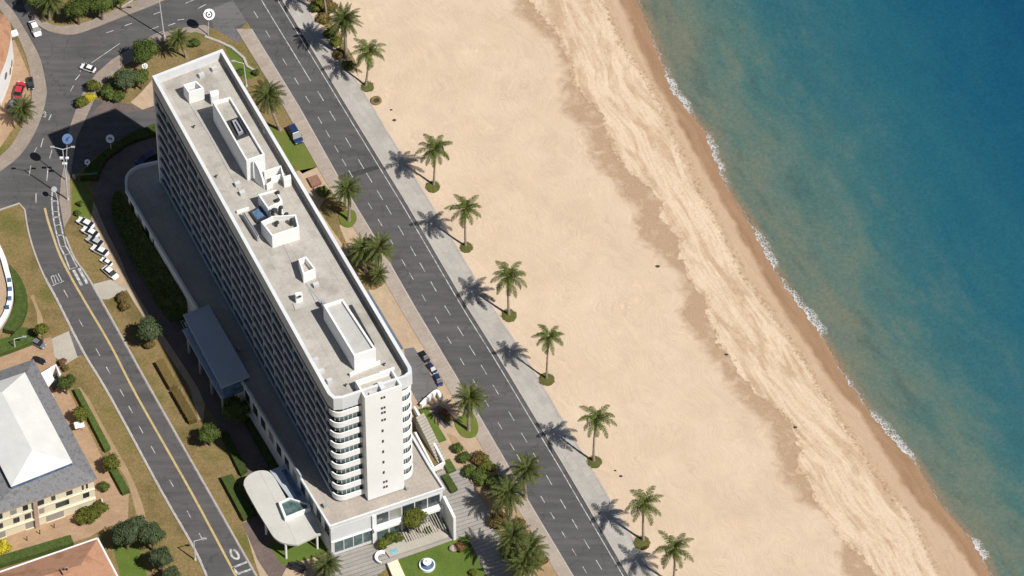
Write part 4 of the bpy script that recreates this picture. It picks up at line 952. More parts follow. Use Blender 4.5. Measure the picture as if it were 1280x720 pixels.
# stair tower
S0, S1 = HL-2.6, HL+1.5
hp('stair_tower', lambda bm: prism(bm, [H(S0, BLK_T0), H(S0, BLK_T1), H(S1, BLK_T1), H(S1, BLK_T0)], ZP-.4, 39.7), M['white'])
hp('stair_tower_roof', lambda bm: prism(bm, [H(S0+.3, BLK_T0+.3), H(S0+.3, BLK_T1-.3), H(S1-.3, BLK_T1-.3), H(S1-.3, BLK_T0+.3)], 39.68, 39.71), M['roof'])
def tower_rim(bm):
    o = [H(S0, BLK_T0), H(S0, BLK_T1), H(S1, BLK_T1), H(S1, BLK_T0)]; i = [H(S0+.28, BLK_T0+.28), H(S0+.28, BLK_T1-.28), H(S1-.28, BLK_T1-.28), H(S1-.28, BLK_T0+.28)]
    for k in range(4):
        l = (k+1) % 4; prism(bm, [o[k], o[l], i[l], i[k]], 39.701, ZT+.03)
hp('parapet', tower_rim, M['white'])
# thin grey facing that paints shade onto the inside of the road-side parapet
hp('parapet_shade_face', lambda bm: prism(bm, [H(.6, HW-.64), H(.6, HW-.605), H(HL-1.8, HW-.605), H(HL-1.8, HW-.64)], ZR+.002, ZT-.12), M['shadegrey'])
for z in (39.3, 36.2, 34.8, 32.6, 29.4, 26.2, 23.0, 19.8, 16.6, 13.6, 12.0):
    tm = (BLK_T0+BLK_T1)/2-.15
    def slit(bm):
        c = H(S1+.012, tm, z); d = (H(S1, tm+1)-H(S1, tm)).normalized(); u = Vector((0, 0, 1)); o = (H(S1+1, tm)-H(S1, tm)).normalized()
        for du, wz in ((0, .34), (.5, .34)) if z > 30 or z < 14 else ((0, .42),):
            p = c+d*du-d*.2
            bm.faces.new([bm.verts.new(v) for v in (p-d*.2-u*wz, p+d*.2-u*wz, p+d*.2+u*wz, p-d*.2+u*wz)])
    hp('slot_window', slit, M['dark'])

# rooftop plant (outlines read at roof height)
def rtop(pts, z): return [G(x, y, z) for x, y in pts]
def plant(name, pts, zt, m, open_=None, floor=None, rim=.28, roofm=None, zb=ZR+.002):
    """plant room: walls, and (open_) a sunk roof behind its own parapet"""
    zt -= .7
    if zb > ZR+1: zb -= .7
    P = rtop(pts, zt); c = sum(P, Vector())/len(P)
    if not open_: return hp(name, lambda bm: prism(bm, P, zb, zt), m)
    I = []
    n = len(P)
    for i in range(n):
        a = (P[i-1]-P[i]).normalized(); b_ = (P[(i+1) % n]-P[i]).normalized(); I.append(P[i]+(a+b_)*rim)
    def fn(bm):
        ob, ot = [bm.verts.new((p.x, p.y, zb)) for p in P], [bm.verts.new((p.x, p.y, zt)) for p in P]
        it_, ib = [bm.verts.new((p.x, p.y, zt)) for p in I], [bm.verts.new((p.x, p.y, zt-open_)) for p in I]
        for k in range(n):
            l = (k+1) % n
            bm.faces.new((ob[k], ob[l], ot[l], ot[k])); bm.faces.new((ot[k], ot[l], it_[l], it_[k])); bm.faces.new((it_[k], it_[l], ib[l], ib[k]))
    o = hp(name, fn, m)
    hp('plant_roof', lambda bm: bm.faces.new([bm.verts.new((p.x, p.y, zt-open_+.004)) for p in I]), roofm or M['roofgrey'], parent=None)
    return o
plant('vent_housing', [(229, 106), (245, 101), (255, 110), (236, 116)], 42.7, M['white'], 1.6, roofm=M['grey'])
plant('vent_housing', [(262, 114), (273, 112), (273.5, 118), (264, 121)], 42.0, M['white'])
plant('penthouse', [(265.5, 127), (288, 121), (331, 193), (308, 201)], 45.3, M['white'], .8, roofm=M['roof'])
plant('plant_pit', [(284, 151), (298, 146), (311, 168), (296, 174)], 44.9, M['dark'], .35, roofm=M['dark'], zb=44.51)
plant('duct', [(290, 151), (295, 149), (304, 164), (298, 167)], 45.2, M['grey'], .25, roofm=M['dark'], zb=44.56)
def fin(bm):
    a, b_ = G(319.5, 226, ZR), G(331.5, 236, ZR); d = (b_-a); nrm = Vector((-d.y, d.x, 0)).normalized()*.2; n = 9; lo, hi = [], []
    for i in range(n):
        t = i/(n-1); p = a.lerp(b_, t); z = ZR+5.6*math.cos(t*math.pi/2)**.8+.3
        lo.append((p, z))
    for off in (1, -1):
        pass
    L0 = [bm.verts.new(p+nrm) for p, z in lo]; L1 = [bm.verts.new(p-nrm) for p, z in lo]
    T0 = [bm.verts.new((p.x+nrm.x, p.y+nrm.y, z)) for p, z in lo]; T1 = [bm.verts.new((p.x-nrm.x, p.y-nrm.y, z)) for p, z in lo]
    for i in range(n-1):
        bm.faces.new((L0[i], L0[i+1], T0[i+1], T0[i])); bm.faces.new((L1[i+1], L1[i], T1[i], T1[i+1])); bm.faces.new((T0[i], T0[i+1], T1[i+1], T1[i]))
    bm.faces.new((L0[0], T0[0], T1[0], L1[0])); bm.faces.new((L0[-1], L1[-1], T1[-1], T0[-1]))
hp('curved_screen', fin, M['white'])
def lowwall(name, pts, h, m='white', wid=.3):
    def fn(bm):
        ribbon_bm(bm, rtop(pts, ZR+h), wid, ZR+.002, h); bmesh.ops.triangulate(bm, faces=[f for f in bm.faces if len(f.verts) > 4])
    return hp(name, fn, M[m])
lowwall('screen_wall', [(330, 214.5), (351, 207.5), (354, 219)], 2.2); lowwall('screen_wall', [(333, 231), (340, 226.5), (340, 222), (354, 217)], 1.6)
plant('vent_housing', [(354, 221), (363, 218), (364, 223), (355, 226)], 41.6, M['white'])
plant('plant_room', [(322.5, 243), (345, 237), (353, 250.5), (335, 261)], 42.6, M['white'], .25, roofm=M['roof'])
plant('plant_room', [(335, 262.5), (349, 258), (356, 270), (341, 275)], 41.4, M['white'], .5, roofm=M['roof'])
plant('plant_room', [(326, 277), (341, 270), (370, 268), (374, 284), (340, 295)], 43.1, M['white'], 1.3, roofm=M['roof'])
plant('skylight', [(312, 264), (325, 257), (334, 270), (321, 277)], 40.3, M['dark'], .2, roofm=M['glassb'])
plant('duct', [(303, 266), (305.5, 265), (324, 295), (321.5, 296)], 41.0, M['grey'], .4, roofm=M['dark'])
lowwall('screen_wall', [(296, 264), (311, 259)], .7)
plant('vent_housing', [(373, 324), (382.5, 320.5), (394.5, 336), (379, 343)], 42.2, M['white'], 1.5, roofm=M['roof'])
plant('chimney', [(368.5, 366), (377, 364.5), (378.5, 368), (370, 370)], 41.9, M['white'])
def hole(bm):
    p, q = rtop([(370, 371), (378.5, 369)], 41.3); d = (q-p); c = (p+q)/2; nrm = Vector((d.y, -d.x, 0)).normalized()
    tube(bm, c+nrm*.1, c+nrm*.16, .32, .32, 14)
hp('vent_opening', hole, M['dark'])
plant('chimney_plinth', [(366, 379), (380, 376), (382, 381), (369, 387)], ZR+.9, M['roofgrey'])
plant('penthouse', [(404, 381), (428.5, 373.3), (469.7, 436), (442.5, 445)], 44.0, M['white'], .55, roofm=M['roofgrey'], rim=.35)
plant('louvre_bank', [(436, 381.5), (440, 380.5), (468, 430), (465.5, 433)], 41.4, M['dark'], .4, roofm=M['dark'])
plant('vent_pipe', [(401, 375), (405, 373), (407, 377), (403, 379)], 41.6, M['grey'])
lowwall('screen_wall', [(437, 467), (445, 463), (475, 451)], .9); lowwall('screen_wall', [(474, 466), (493, 459)], .6)
hp('stair_hatch', lambda bm: prism(bm, [H(S0+1.9, BLK_T0+3.0), H(S0+1.9, BLK_T0+3.7), H(S1-.5, BLK_T0+3.7), H(S1-.5, BLK_T0+3.0)], 39.72, 41.2), M['fascia'])
hp('stair_hatch', lambda bm: prism(bm, [H(S0+1.9, BLK_T0+1.2), H(S0+1.9, BLK_T0+1.7), H(S1-.4, BLK_T0+1.7), H(S1-.4, BLK_T0+1.2)], 39.72, 40.2), M['roofgrey'])
for (x, y) in ((242, 160), (270, 222), (432, 483), (480, 457), (345, 243)):
    def pipes(bm):
        c = G(x, y, ZR); tube(bm, c, c+Vector((0, 0, .7)), .14, .14, 8); tube(bm, c+Vector((0, 0, .6)), c+Vector((.3, 0, .75)), .12, .12, 8)
    hp('vent_pipe', pipes, M['dark'])

for (x, y, hh) in ((346, 243, .5), (346, 254, .9), (341, 266, .8), (350, 263, .8), (357, 271, .7), (364, 280, 1.2), (345, 281, .6)):
    c = G(x, y, ZR+2.6)
    def cowl(bm): tube(bm, c+Vector((0, 0, -1)), c+Vector((0, 0, hh)), .32, .32, 12); tube(bm, c+Vector((0, 0, hh)), c+Vector((.35, -.1, hh+.25)), .34, .38, 12)
    hp('cowl_vent', cowl, M['dark'])
for (x, y) in ((297, 232), (303, 243), (352, 300), (395, 452), (402, 466), (412, 478), (395, 358), (333, 165), (325, 150), (252, 96), (268, 88)):
    c = G(x, y, ZR)
    hp('air_conditioner', lambda bm: box(bm, c+Vector((0, 0, .45)), (1.0, .7, .85), R(27)), M['galv'])
# cables and drain runs laid on the deck
for q in ([(232, 122), (262, 170), (300, 240)], [(352, 300), (366, 330), (392, 366), (400, 376)], [(380, 350), (420, 424), (436, 452)]):
    hp('roof_conduit', lambda bm: ribbon_bm(bm, rtop(q, ZR+.06), .14, ZR+.004, .09), M['grey'])
# podium
POD = cr([(196, 203), (172, 209), (160, 220), (159.5, 237)], 4)+[(240, 371), (312, 488), (413, 656), (553, 609), (536, 583), (470, 470), (300, 180)]
PW = W(POD, ZP)
def podroof(bm):
    prism(bm, PW, ZP-.9, ZP-.7); bmesh.ops.triangulate(bm, faces=[f for f in bm.faces if len(f.verts) > 4])
hp('podium_roof', podroof, M['podroof'])
def podwall(bm):
    prism(bm, PW, 0, ZP, False)
    n = len(PW); cx = sum(PW, Vector())/n; I = []
    for i in range(n):
        a = (PW[i-1]-PW[i]).normalized(); b_ = (PW[(i+1) % n]-PW[i]).normalized(); d = (a+b_)
        nn = Vector((-(b_-a).y, (b_-a).x, 0)).normalized()*-.45
        I.append(PW[i]+nn)
    ot = [bm.verts.new((p.x, p.y, ZP)) for p in PW]; it_ = [bm.verts.new((p.x, p.y, ZP)) for p in I]; ib = [bm.verts.new((p.x, p.y, ZP-.72)) for p in I]
    for k in range(n):
        l = (k+1) % n; bm.faces.new((ot[k], ot[l], it_[l], it_[k])); bm.faces.new((it_[k], it_[l], ib[l], ib[k]))
hp('podium_wall', podwall, M['fascia'])
def wallquad(bm, a, b_, z0, z1, out=.03):
    d = (b_-a); nrm = Vector((d.y, -d.x, 0)).normalized()*out
    bm.faces.new([bm.verts.new((p.x+nrm.x, p.y+nrm.y, z)) for p, z in ((a, z0), (b_, z0), (b_, z1), (a, z1))])
def wallbox(bm, a, b_, z0, z1, out):
    d = (b_-a); nrm = Vector((d.y, -d.x, 0)).normalized()*out
    prism(bm, [a, b_, b_+nrm, a+nrm], z0, z1, True, True)
pa, pb, pc, pd = [G(*q, ZP) for q in ((159.5, 237), (413, 656), (553, 609), (536, 583))]
Lw = (pb-pa).length; nwin = 26
for i in range(nwin):
    t0, t1 = (i+.25)/nwin, (i+.8)/nwin
    a, b_ = pa.lerp(pb, t0), pa.lerp(pb, t1)
    o = hp('ground_window', lambda bm: wallquad(bm, b_, a, 5.3, 8.6, -.03), M['glass'])
hp('string_course', lambda bm: wallbox(bm, pb, pa, 9.1, 9.35, -.12), M['fascia'])
# south front
def pf(t): return pb.lerp(pc, t)
for i in range(4):
    a, b_ = pf(.03+.085*i), pf(.03+.085*i+.078); hp('shop_window', lambda bm: wallquad(bm, a, b_, .9, 4.1, .03), M['glassg'])
    hp('window_frame', lambda bm: wallbox(bm, pf(.03+.085*i+.078), pf(.03+.085*(i+1)), .8, 4.2, .07), M['frame'])
for i in range(5):
    a, b_ = pf(.41+.115*i), pf(.41+.115*i+.10); hp('shop_window', lambda bm: wallquad(bm, a, b_, .6, 3.9, .03), M['glassg'])
    a, b_ = pf(.41+.115*i), pf(.41+.115*i+.105); hp('shop_window', lambda bm: wallquad(bm, a, b_, 5.2, 8.2, .03), M['glass'])
hp('ledge', lambda bm: wallbox(bm, pf(.37), pf(.985), 4.2, 4.9, .9), M['white'])
hp('ledge', lambda bm: wallbox(bm, pf(.0), pf(.36), 4.35, 4.6, .25), M['white'])
hp('ledge', lambda bm: wallbox(bm, pf(.0), pf(1.0), 8.7, 9.0, .12), M['white'])
hp('pilaster', lambda bm: wallbox(bm, pf(.365), pf(.395), 0, 8.7, .35), M['white'])
e1 = (pc-pb).normalized(); s1 = Vector((e1.y, -e1.x, 0))
hp('fin_wall', lambda bm: prism(bm, [pc+s1*.1, pc+e1*.5+s1*.1, pc+e1*.5+s1*5.2, pc+s1*5.2], 0, 7.2), M['white'])
hp('terrace_deck', lambda bm: prism(bm, [pf(.40)+s1*.08, pf(.99)+s1*.08, pf(.97)+s1*4.4, pf(.44)+s1*4.4], .0, .5), M['conc'])
hp('pool', lambda bm: prism(bm, [pf(.46)+s1*3.0, pf(.53)+s1*3.0, pf(.53)+s1*4.1, pf(.46)+s1*4.1], .49, .52), M['pool'])
def slats(bm):
    for i in range(14):
        t = .66+.022*i; a = pf(t)+s1*.3; prism(bm, [a, a+e1*.12, a+e1*.12+s1*3.9, a+s1*3.9], 3.0, 3.15, True, True)
hp('pergola', slats, M['conc'])
# small vents on the podium roof
for (x, y) in ((406, 632), (509, 610), (298, 437)):
    def pv(bm): box(bm, G(x, y, ZP-.2)+Vector((0, 0, .1)), (.6, .5, .9), .5)
    hp('vent_pipe', pv, M['grey'])
hp('podium_screen', lambda bm: ribbon_bm(bm, W([(312, 488), (360, 568), (376, 594)], ZP+1.2), .3, ZP, 1.2), M['canopy'])
# entrance canopy (metal) with a glazed lobby under it
CQ = W([(229, 393), (261, 381), (312, 470), (277, 484)], 11.2)
hp('entrance_canopy', lambda bm: prism(bm, CQ, 10.75, 11.2, True, True), M['canopy'])
CL = W([(228, 412), (276, 497), (293, 490), (262, 430), (250, 404)], 6.6)
hp('lobby_roof', lambda bm: prism(bm, [CL[0], CL[1], CL[2], CL[4]], 6.2, 6.6, True, True), M['canopy'])
ax_ = (CQ[3]-CQ[0]).normalized(); cx_ = (CQ[1]-CQ[0]).normalized()
hp('lobby_glass', lambda bm: prism(bm, [CQ[0]+ax_*.5+cx_*.5, CQ[1]+ax_*.5, CQ[2]-ax_*.5, CQ[3]-ax_*.5+cx_*.5], 6.6, 10.75, False), M['glassb'])
for t in (.05, .35, .65, .95):
    p = CL[0].lerp(CL[1], t)+cx_*.7; hp('column', lambda bm: tube(bm, (p.x, p.y, 0), (p.x, p.y, 6.2), .28, .28, 12), M['grey'])
# pale rounded canopy with roof light
CP2 = W(cr([(304.5, 606), (306, 599), (312, 593), (320, 589), (330, 588), (338, 591), (345, 600)], 4)+[(359, 625), (371, 646), (389, 639), (404, 666)]+cr([(372, 681), (361, 680), (350, 677), (342, 671), (336, 662)], 4)+[(323, 641), (309, 616)], 4.9)
def canp(bm):
    prism(bm, CP2, 4.45, 4.9, True, True); bmesh.ops.triangulate(bm, faces=[f for f in bm.faces if len(f.verts) > 4])
hp('rounded_canopy', canp, M['canopyw'])
hp('canopy_seam', lambda bm: ribbon_bm(bm, W([(325, 590), (352, 640), (366, 668), (370, 680)], 4.92), .12, 4.9, .05), M['canopyw'])
for q in ((357, 680), (314, 612), (396, 668), (332, 650)):
    p = G(*q, 4.45); hp('column', lambda bm: tube(bm, (p.x, p.y, 0), (p.x, p.y, 4.45), .22, .22, 12), M['white'])
hp('link_roof', lambda bm: prism(bm, W([(337, 588), (361, 579), (392, 630), (372, 636)], 4.7), 4.2, 4.7, True, True), M['canopy'])
hp('link_roof_light', lambda bm: prism(bm, W([(352, 588), (357, 586), (376, 618), (371, 620)], 4.9), 4.7, 4.9), M['glassb'])
RL = W([(348, 627), (361, 621), (387, 629), (388, 634), (356, 647)], 6.2)
hp('roof_light', lambda bm: prism(bm, [RL[0], RL[1], RL[2], RL[3], RL[4]], 4.905, 6.0, False), M['white'])
def rlg(bm):
    c = sum(RL, Vector())/5; bm.faces.new([bm.verts.new((c+(p-c)*.84).to_tuple()[:2]+(5.6,)) for p in RL])
hp('roof_light_glass', rlg, M['glassg'])
def rlr(bm):
    c = sum(RL, Vector())/5; n = 5; o = [bm.verts.new((p.x, p.y, 6.0)) for p in RL]; i_ = [bm.verts.new(((c+(p-c)*.84).x, (c+(p-c)*.84).y, 6.0)) for p in RL]; ib = [bm.verts.new((v.co.x, v.co.y, 5.55)) for v in i_]
    for k in range(n): bm.faces.new((o[k], o[(k+1) % n], i_[(k+1) % n], i_[k])); bm.faces.new((i_[k], i_[(k+1) % n], ib[(k+1) % n], ib[k]))
hp('roof_light_frame', rlr, M['white'])
# raised strip in shade colour, painting the shadow on the road side
hp('shade_strip', lambda bm: prism(bm, W([(455, 366), (461, 363.5), (504, 435), (498, 438)], 4.0), 3.8, 4.0, True, True), M['bluegrey'])
hp('ledge', lambda bm: prism(bm, [H(22, HW), H(22, HW+.2), H(25, HW+1.5), H(58, HW+1.5), H(60, HW)], 34.5, 35.2, True, True), M['fascia'])
# slatted stair on the road side of the podium
def steps(bm):
    a0, a1 = G(520, 536), G(548, 580); d = (a1-a0); side = (G(530, 530)-G(520, 536)); n = 16
    for i in range(n):
        p = a0+d*(i/n); prism(bm, [p, p+d*(.86/n), p+d*(.86/n)+side, p+side], 0, 3.4*(1-i/n)+.15)
stair = thing('outdoor_stair', G(534, 556), 'white slatted outdoor stair beside the podium, road side', 'stair')
bm = bmesh.new(); steps(bm); part(stair, 'steps', bm, M['conc'])
for pts, nm in (([(518, 508), (555, 577)], 'side_wall'), ([(519, 540), (542, 584), (556, 577)], 'side_wall')):
    bm = bmesh.new(); ribbon_bm(bm, W(pts, 1.5), .35, 0, 1.5); bmesh.ops.triangulate(bm, faces=[f for f in bm.faces if len(f.verts) > 4]); part(stair, nm, bm, M['white'])
bm = bmesh.new(); ribbon_bm(bm, cr([(p.x, p.y) for p in W([(526, 505), (534, 497), (546, 488), (551, 496)], 1.2)], 4), .5, 0, 1.2)
bmesh.ops.triangulate(bm, faces=[f for f in bm.faces if len(f.verts) > 4]); obj('garden_wall', bm, M['white'], label='white curved low wall closing the small car park', cat='wall')
bm = bmesh.new(); prism(bm, W([(484, 704), (497, 699), (510, 728), (497, 735)], 1.0), 0, 1.0); obj('garden_wall', bm, M['cream'], label='cream coloured block wall at the corner of the near lawn', cat='wall')

# ------------------------------------------------------------------ houses
def hip(bm, q, z0, z1, inset):
    """hip roof on quad q (NE, SE, SW, NW) with the ridge along its longer side"""
    a, b_, c, d = q; mN, mS = (a+d)/2, (b_+c)/2; ax = (mS-mN); L = ax.length; ax.normalize()
    r0, r1 = mN+ax*inset, mS-ax*inset
    V = [bm.verts.new((p.x, p.y, z0)) for p in q]; A = bm.verts.new((r0.x, r0.y, z1)); B = bm.verts.new((r1.x, r1.y, z1))
    bm.faces.new((V[0], V[1], B, A)); bm.faces.new((V[1], V[2], B)); bm.faces.new((V[2], V[3], A, B)); bm.faces.new((V[3], V[0], A))
# grey roofed house
zE = 9.0
hq = W([(42, 449), (122, 599), (-20, 648), (-100, 498)], zE)
ho = thing('house', (sum(hq, Vector())/4).to_tuple()[:2]+(0,), 'cream house with a grey slate roof and a raised white hipped top', 'house')
cen = sum(hq, Vector())/4
ins = [cen+(p-cen)*.955 for p in hq]
bm = bmesh.new(); prism(bm, ins, 0, zE-.25); part(ho, 'wall', bm, M['cream'])
wq = W([(31, 466), (90, 578), (14, 608), (-45, 492)], 11.3)
bm = bmesh.new()
V = [bm.verts.new((p.x, p.y, zE)) for p in hq]; V2 = [bm.verts.new((p.x, p.y, 10.4)) for p in [cen*.0+p for p in wq]]
for k in range(4): bm.faces.new((V[k], V[(k+1) % 4], V2[(k+1) % 4], V2[k]))
part(ho, 'roof', bm, M['slate'])
bm = bmesh.new(); prism(bm, hq, zE-.3, zE-.01, False, True); part(ho, 'eaves', bm, M['pinkstone'])
bm = bmesh.new(); prism(bm, wq, 10.2, 11.3, False); part(ho, 'clerestory', bm, M['glassb'])
bm = bmesh.new(); wc = sum(wq, Vector())/4; hip(bm, [wc+(p-wc)*1.01 for p in wq], 11.31, 13.6, 4.2); part(ho, 'upper_roof', bm, M['whiteroof'])
fa, fb = ins[2], ins[1]                                # south front, west to east
Lf = (fb-fa).length; ed = (fb-fa).normalized(); on = Vector((ed.y, -ed.x, 0))
def fbox(a, b_, z0, z1, out, o0=0.0):
    bm = bmesh.new(); p, q = fa+ed*a+on*o0, fa+ed*b_+on*o0; prism(bm, [p, q, q+on*out, p+on*out], z0, z1, True, True); return bm
k = Lf
for a, b_, z0, z1 in [(k-1.6, k-1.2, 6.3, 7.8), (k-2.4, k-2.0, 6.3, 7.8), (k-5.4, k-4.2, 6.2, 7.5), (k-8.3, k-7.5, 6.2, 7.6), (k-11.0, k-9.7, 6.1, 7.6), (k-13.8, k-12.8, 6.1, 7.8), (k-16.2, k-15.0, 6.1, 7.6), (k-19.4, k-17.7, 6.1, 7.8), (k-22.8, k-21.0, 6.1, 7.6),
                      (k-2.3, k-1.1, 3.6, 5.2), (k-10.8, k-9.8, 3.4, 5.0), (k-13.6, k-12.4, 3.3, 4.9), (k-15.8, k-14.6, 3.3, 4.9), (k-19.2, k-17.8, 3.2, 4.8), (k-22.6, k-20.8, 3.2, 4.8), (k-7.6, k-5.0, 3.5, 5.0),
                      (k-9.6, k-6.2, .3, 2.4), (k-13.6, k-12.0, .3, 2.5), (k-21.5, k-17.5, .3, 2.4), (k-26, k-23.5, .3, 2.4)]:
    wn_ = part(ho, 'window', fbox(a, b_, z0, z1, .04), M['glass'])
    bm = fbox(a-.12, b_+.12, z0-.22, z0-.02, .16); part(ho, 'sill', bm, M['cream'])
for z in (5.55, 2.75): part(ho, 'ledge', fbox(0.0, k, z, z+.22, .45 if z < 4 else .3), M['cream'])
for a in (k-11.9, k-22.9): part(ho, 'pilaster', fbox(a, a+.8, 0, zE-.35, .5), M['pinkstone'])
part(ho, 'string_course', fbox(0, k, 8.2, 8.5, .12), M['pinkstone'])
# orange roofed house
zE2 = 7.0
oq = W([(122, 673), (176, 776), (40, 824), (-14, 720)], zE2)
oc = sum(oq, Vector())/4
oh = thing('house', (oc.x, oc.y, 0), 'house with an orange tiled hip roof and white gutters, lower left corner', 'house')
bm = bmesh.new(); prism(bm, [oc+(p-oc)*.94 for p in oq], 0, zE2-.2); part(oh, 'wall', bm, M['cream'])
bm = bmesh.new(); a, b_, c, d = oq; m0, m1 = G(103, 704, 9.6), G(64, 716, 9.6)
hip(bm, [oq[1], oq[2], oq[3], oq[0]], zE2, 10.4, 8.2); bm.free()
bm = bmesh.new(); V = [bm.verts.new((p.x, p.y, zE2)) for p in oq]; A = bm.verts.new(G(101, 706, 10.2)); B = bm.verts.new(G(40, 724, 10.2)); C_ = bm.verts.new(G(68, 775, 10.2)); D_ = bm.verts.new(G(125, 758, 10.2))
bm.faces.new((V[3], V[0], A, B)); bm.faces.new((V[0], V[1], D_, A)); bm.faces.new((V[1], V[2], C_, D_)); bm.faces.new((V[2], V[3], B, C_)); bm.faces.new((A, D_, C_, B))
part(oh, 'roof', bm, M['terra'])
bm = bmesh.new()
for i in range(4): ribbon_bm(bm, [oq[i], oq[(i+1) % 4]], .3, zE2-.2, .3)
part(oh, 'gutter', bm, M['white'])
bm = bmesh.new(); p = G(82, 716, 10); box(bm, p+Vector((0, 0, 0)), (1.4, 1.0, 1.8), .5); part(oh, 'chimney', bm, M['terra'])
bm = bmesh.new()
for s_ in (-.3, .3): tube(bm, p+Vector((s_, 0, .7)), p+Vector((s_, 0, 1.3)), .2, .2, 8)
part(oh, 'chimney_pots', bm, M['dark'])
# white house with orange roof, top left
zE3 = 8.0
foot = [(-90, 40), (-10, 48), (8, 52)]+cr([(14, 58), (17, 70), (15, 90), (10, 110), (0, 134)], 4)+[(-30, 178), (-110, 150)]
FW3 = [G(x, y) for x, y in foot]; c3_ = sum(FW3, Vector())/len(FW3)
th = thing('house', (c3_.x, c3_.y, 0), 'white curved house with an orange roof cut by the left edge', 'house')
bm = bmesh.new(); prism(bm, FW3, 0, zE3); bmesh.ops.triangulate(bm, faces=[f for f in bm.faces if len(f.verts) > 4]); part(th, 'wall', bm, M['white'])
bm = bmesh.new(); n = len(FW3); V = [bm.verts.new((p.x+(p.x-c3_.x)*.02, p.y+(p.y-c3_.y)*.02, zE3+.02)) for p in FW3]; V2 = [bm.verts.new((c3_.x+(p.x-c3_.x)*.55, c3_.y+(p.y-c3_.y)*.55, zE3+2.2)) for p in FW3]
for i in range(n): bm.faces.new((V[i], V[(i+1) % n], V2[(i+1) % n], V2[i]))
bm.faces.new(V2); bmesh.ops.triangulate(bm, faces=[f for f in bm.faces if len(f.verts) > 4]); part(th, 'roof', bm, M['terra'])
for i, z in ((5, 4.6), (10, 2.0), (12, 2.0), (15, 4.4)):
    a, b_ = FW3[i], FW3[i+1]; bm = bmesh.new(); d = (b_-a).normalized(); nn = Vector((d.y, -d.x, 0)); c = (a+b_)/2
    if nn.dot(c-c3_) < 0: nn = -nn
    tube(bm, c+nn*.02+Vector((0, 0, z)), c+nn*.08+Vector((0, 0, z)), .75, .75, 18); part(th, 'round_window', bm, M['glass'])
bm = bmesh.new(); box(bm, G(17, 42, 5)+Vector((0, 0, 0)), (1.6, 1.2, .5), .4); part(th, 'porch_roof', bm, M['white'])
# white curved parapet house at the left edge
cp = cr([(-6, 296), (0, 306), (7, 322), (11, 336), (15, 352), (16.5, 366), (15, 378), (10, 392), (0, 408)], 4)
C3w = [G(x, y) for x, y in cp]
wh = thing('house', (C3w[0].x-4, C3w[0].y-8, 0), 'low white curved building edge behind the crescent hedge', 'house')
bm = bmesh.new(); P = W(cp+[(-80, 420), (-80, 300)], 2.6); prism(bm, [Vector((p.x, p.y, 0)) for p in P], 0, 2.6); bmesh.ops.triangulate(bm, faces=[f for f in bm.faces if len(f.verts) > 4]); part(wh, 'wall', bm, M['plaza'])
bm = bmesh.new(); I = W([(x-6.5, y) for x, y in cp], 3.2); O = W(cp, 3.2); prism(bm, O+I[::-1], 2.4, 3.2, True, True); bmesh.ops.triangulate(bm, faces=[f for f in bm.faces if len(f.verts) > 4]); part(wh, 'parapet', bm, M['white'])
for (x, y) in ((11.5, 350), (12.5, 361), (12, 373), (9, 384)):
    bm = bmesh.new(); box(bm, G(x, y, 3.22), (.75, 1.0, .1), .1); part(wh, 'skylight', bm, M['glassb'])
# small white shed
sh = thing('shed', G(62, 482), 'small white shed with an open dark bay beside the terrace', 'shed')
for pts in ([(50, 468), (70, 456), (75, 468)], [(50, 468), (60, 487), (66, 495)]):
    bm = bmesh.new(); ribbon_bm(bm, W(pts, 2.5), .35, 0, 2.5); bmesh.ops.triangulate(bm, faces=[f for f in bm.faces if len(f.verts) > 4]); part(sh, 'wall', bm, M['white'])
bm = bmesh.new(); prism(bm, W([(51, 468), (62, 462), (68, 474), (59, 485)], 2.45), 2.2, 2.45, True, True); part(sh, 'roof', bm, M['white'])
bm = bmesh.new(); prism(bm, W([(62, 475), (73, 467), (78, 478), (66, 488)], .3), 0, .12); part(sh, 'floor', bm, M['dark'])
# brick planter
bm = bmesh.new(); prism(bm, W([(384, 222), (396, 218), (402, 228), (390, 233)], .7), 0, .7); obj('planter', bm, M['brick'], label='reddish brick planter between the green lawn and the hotel', cat='planter')

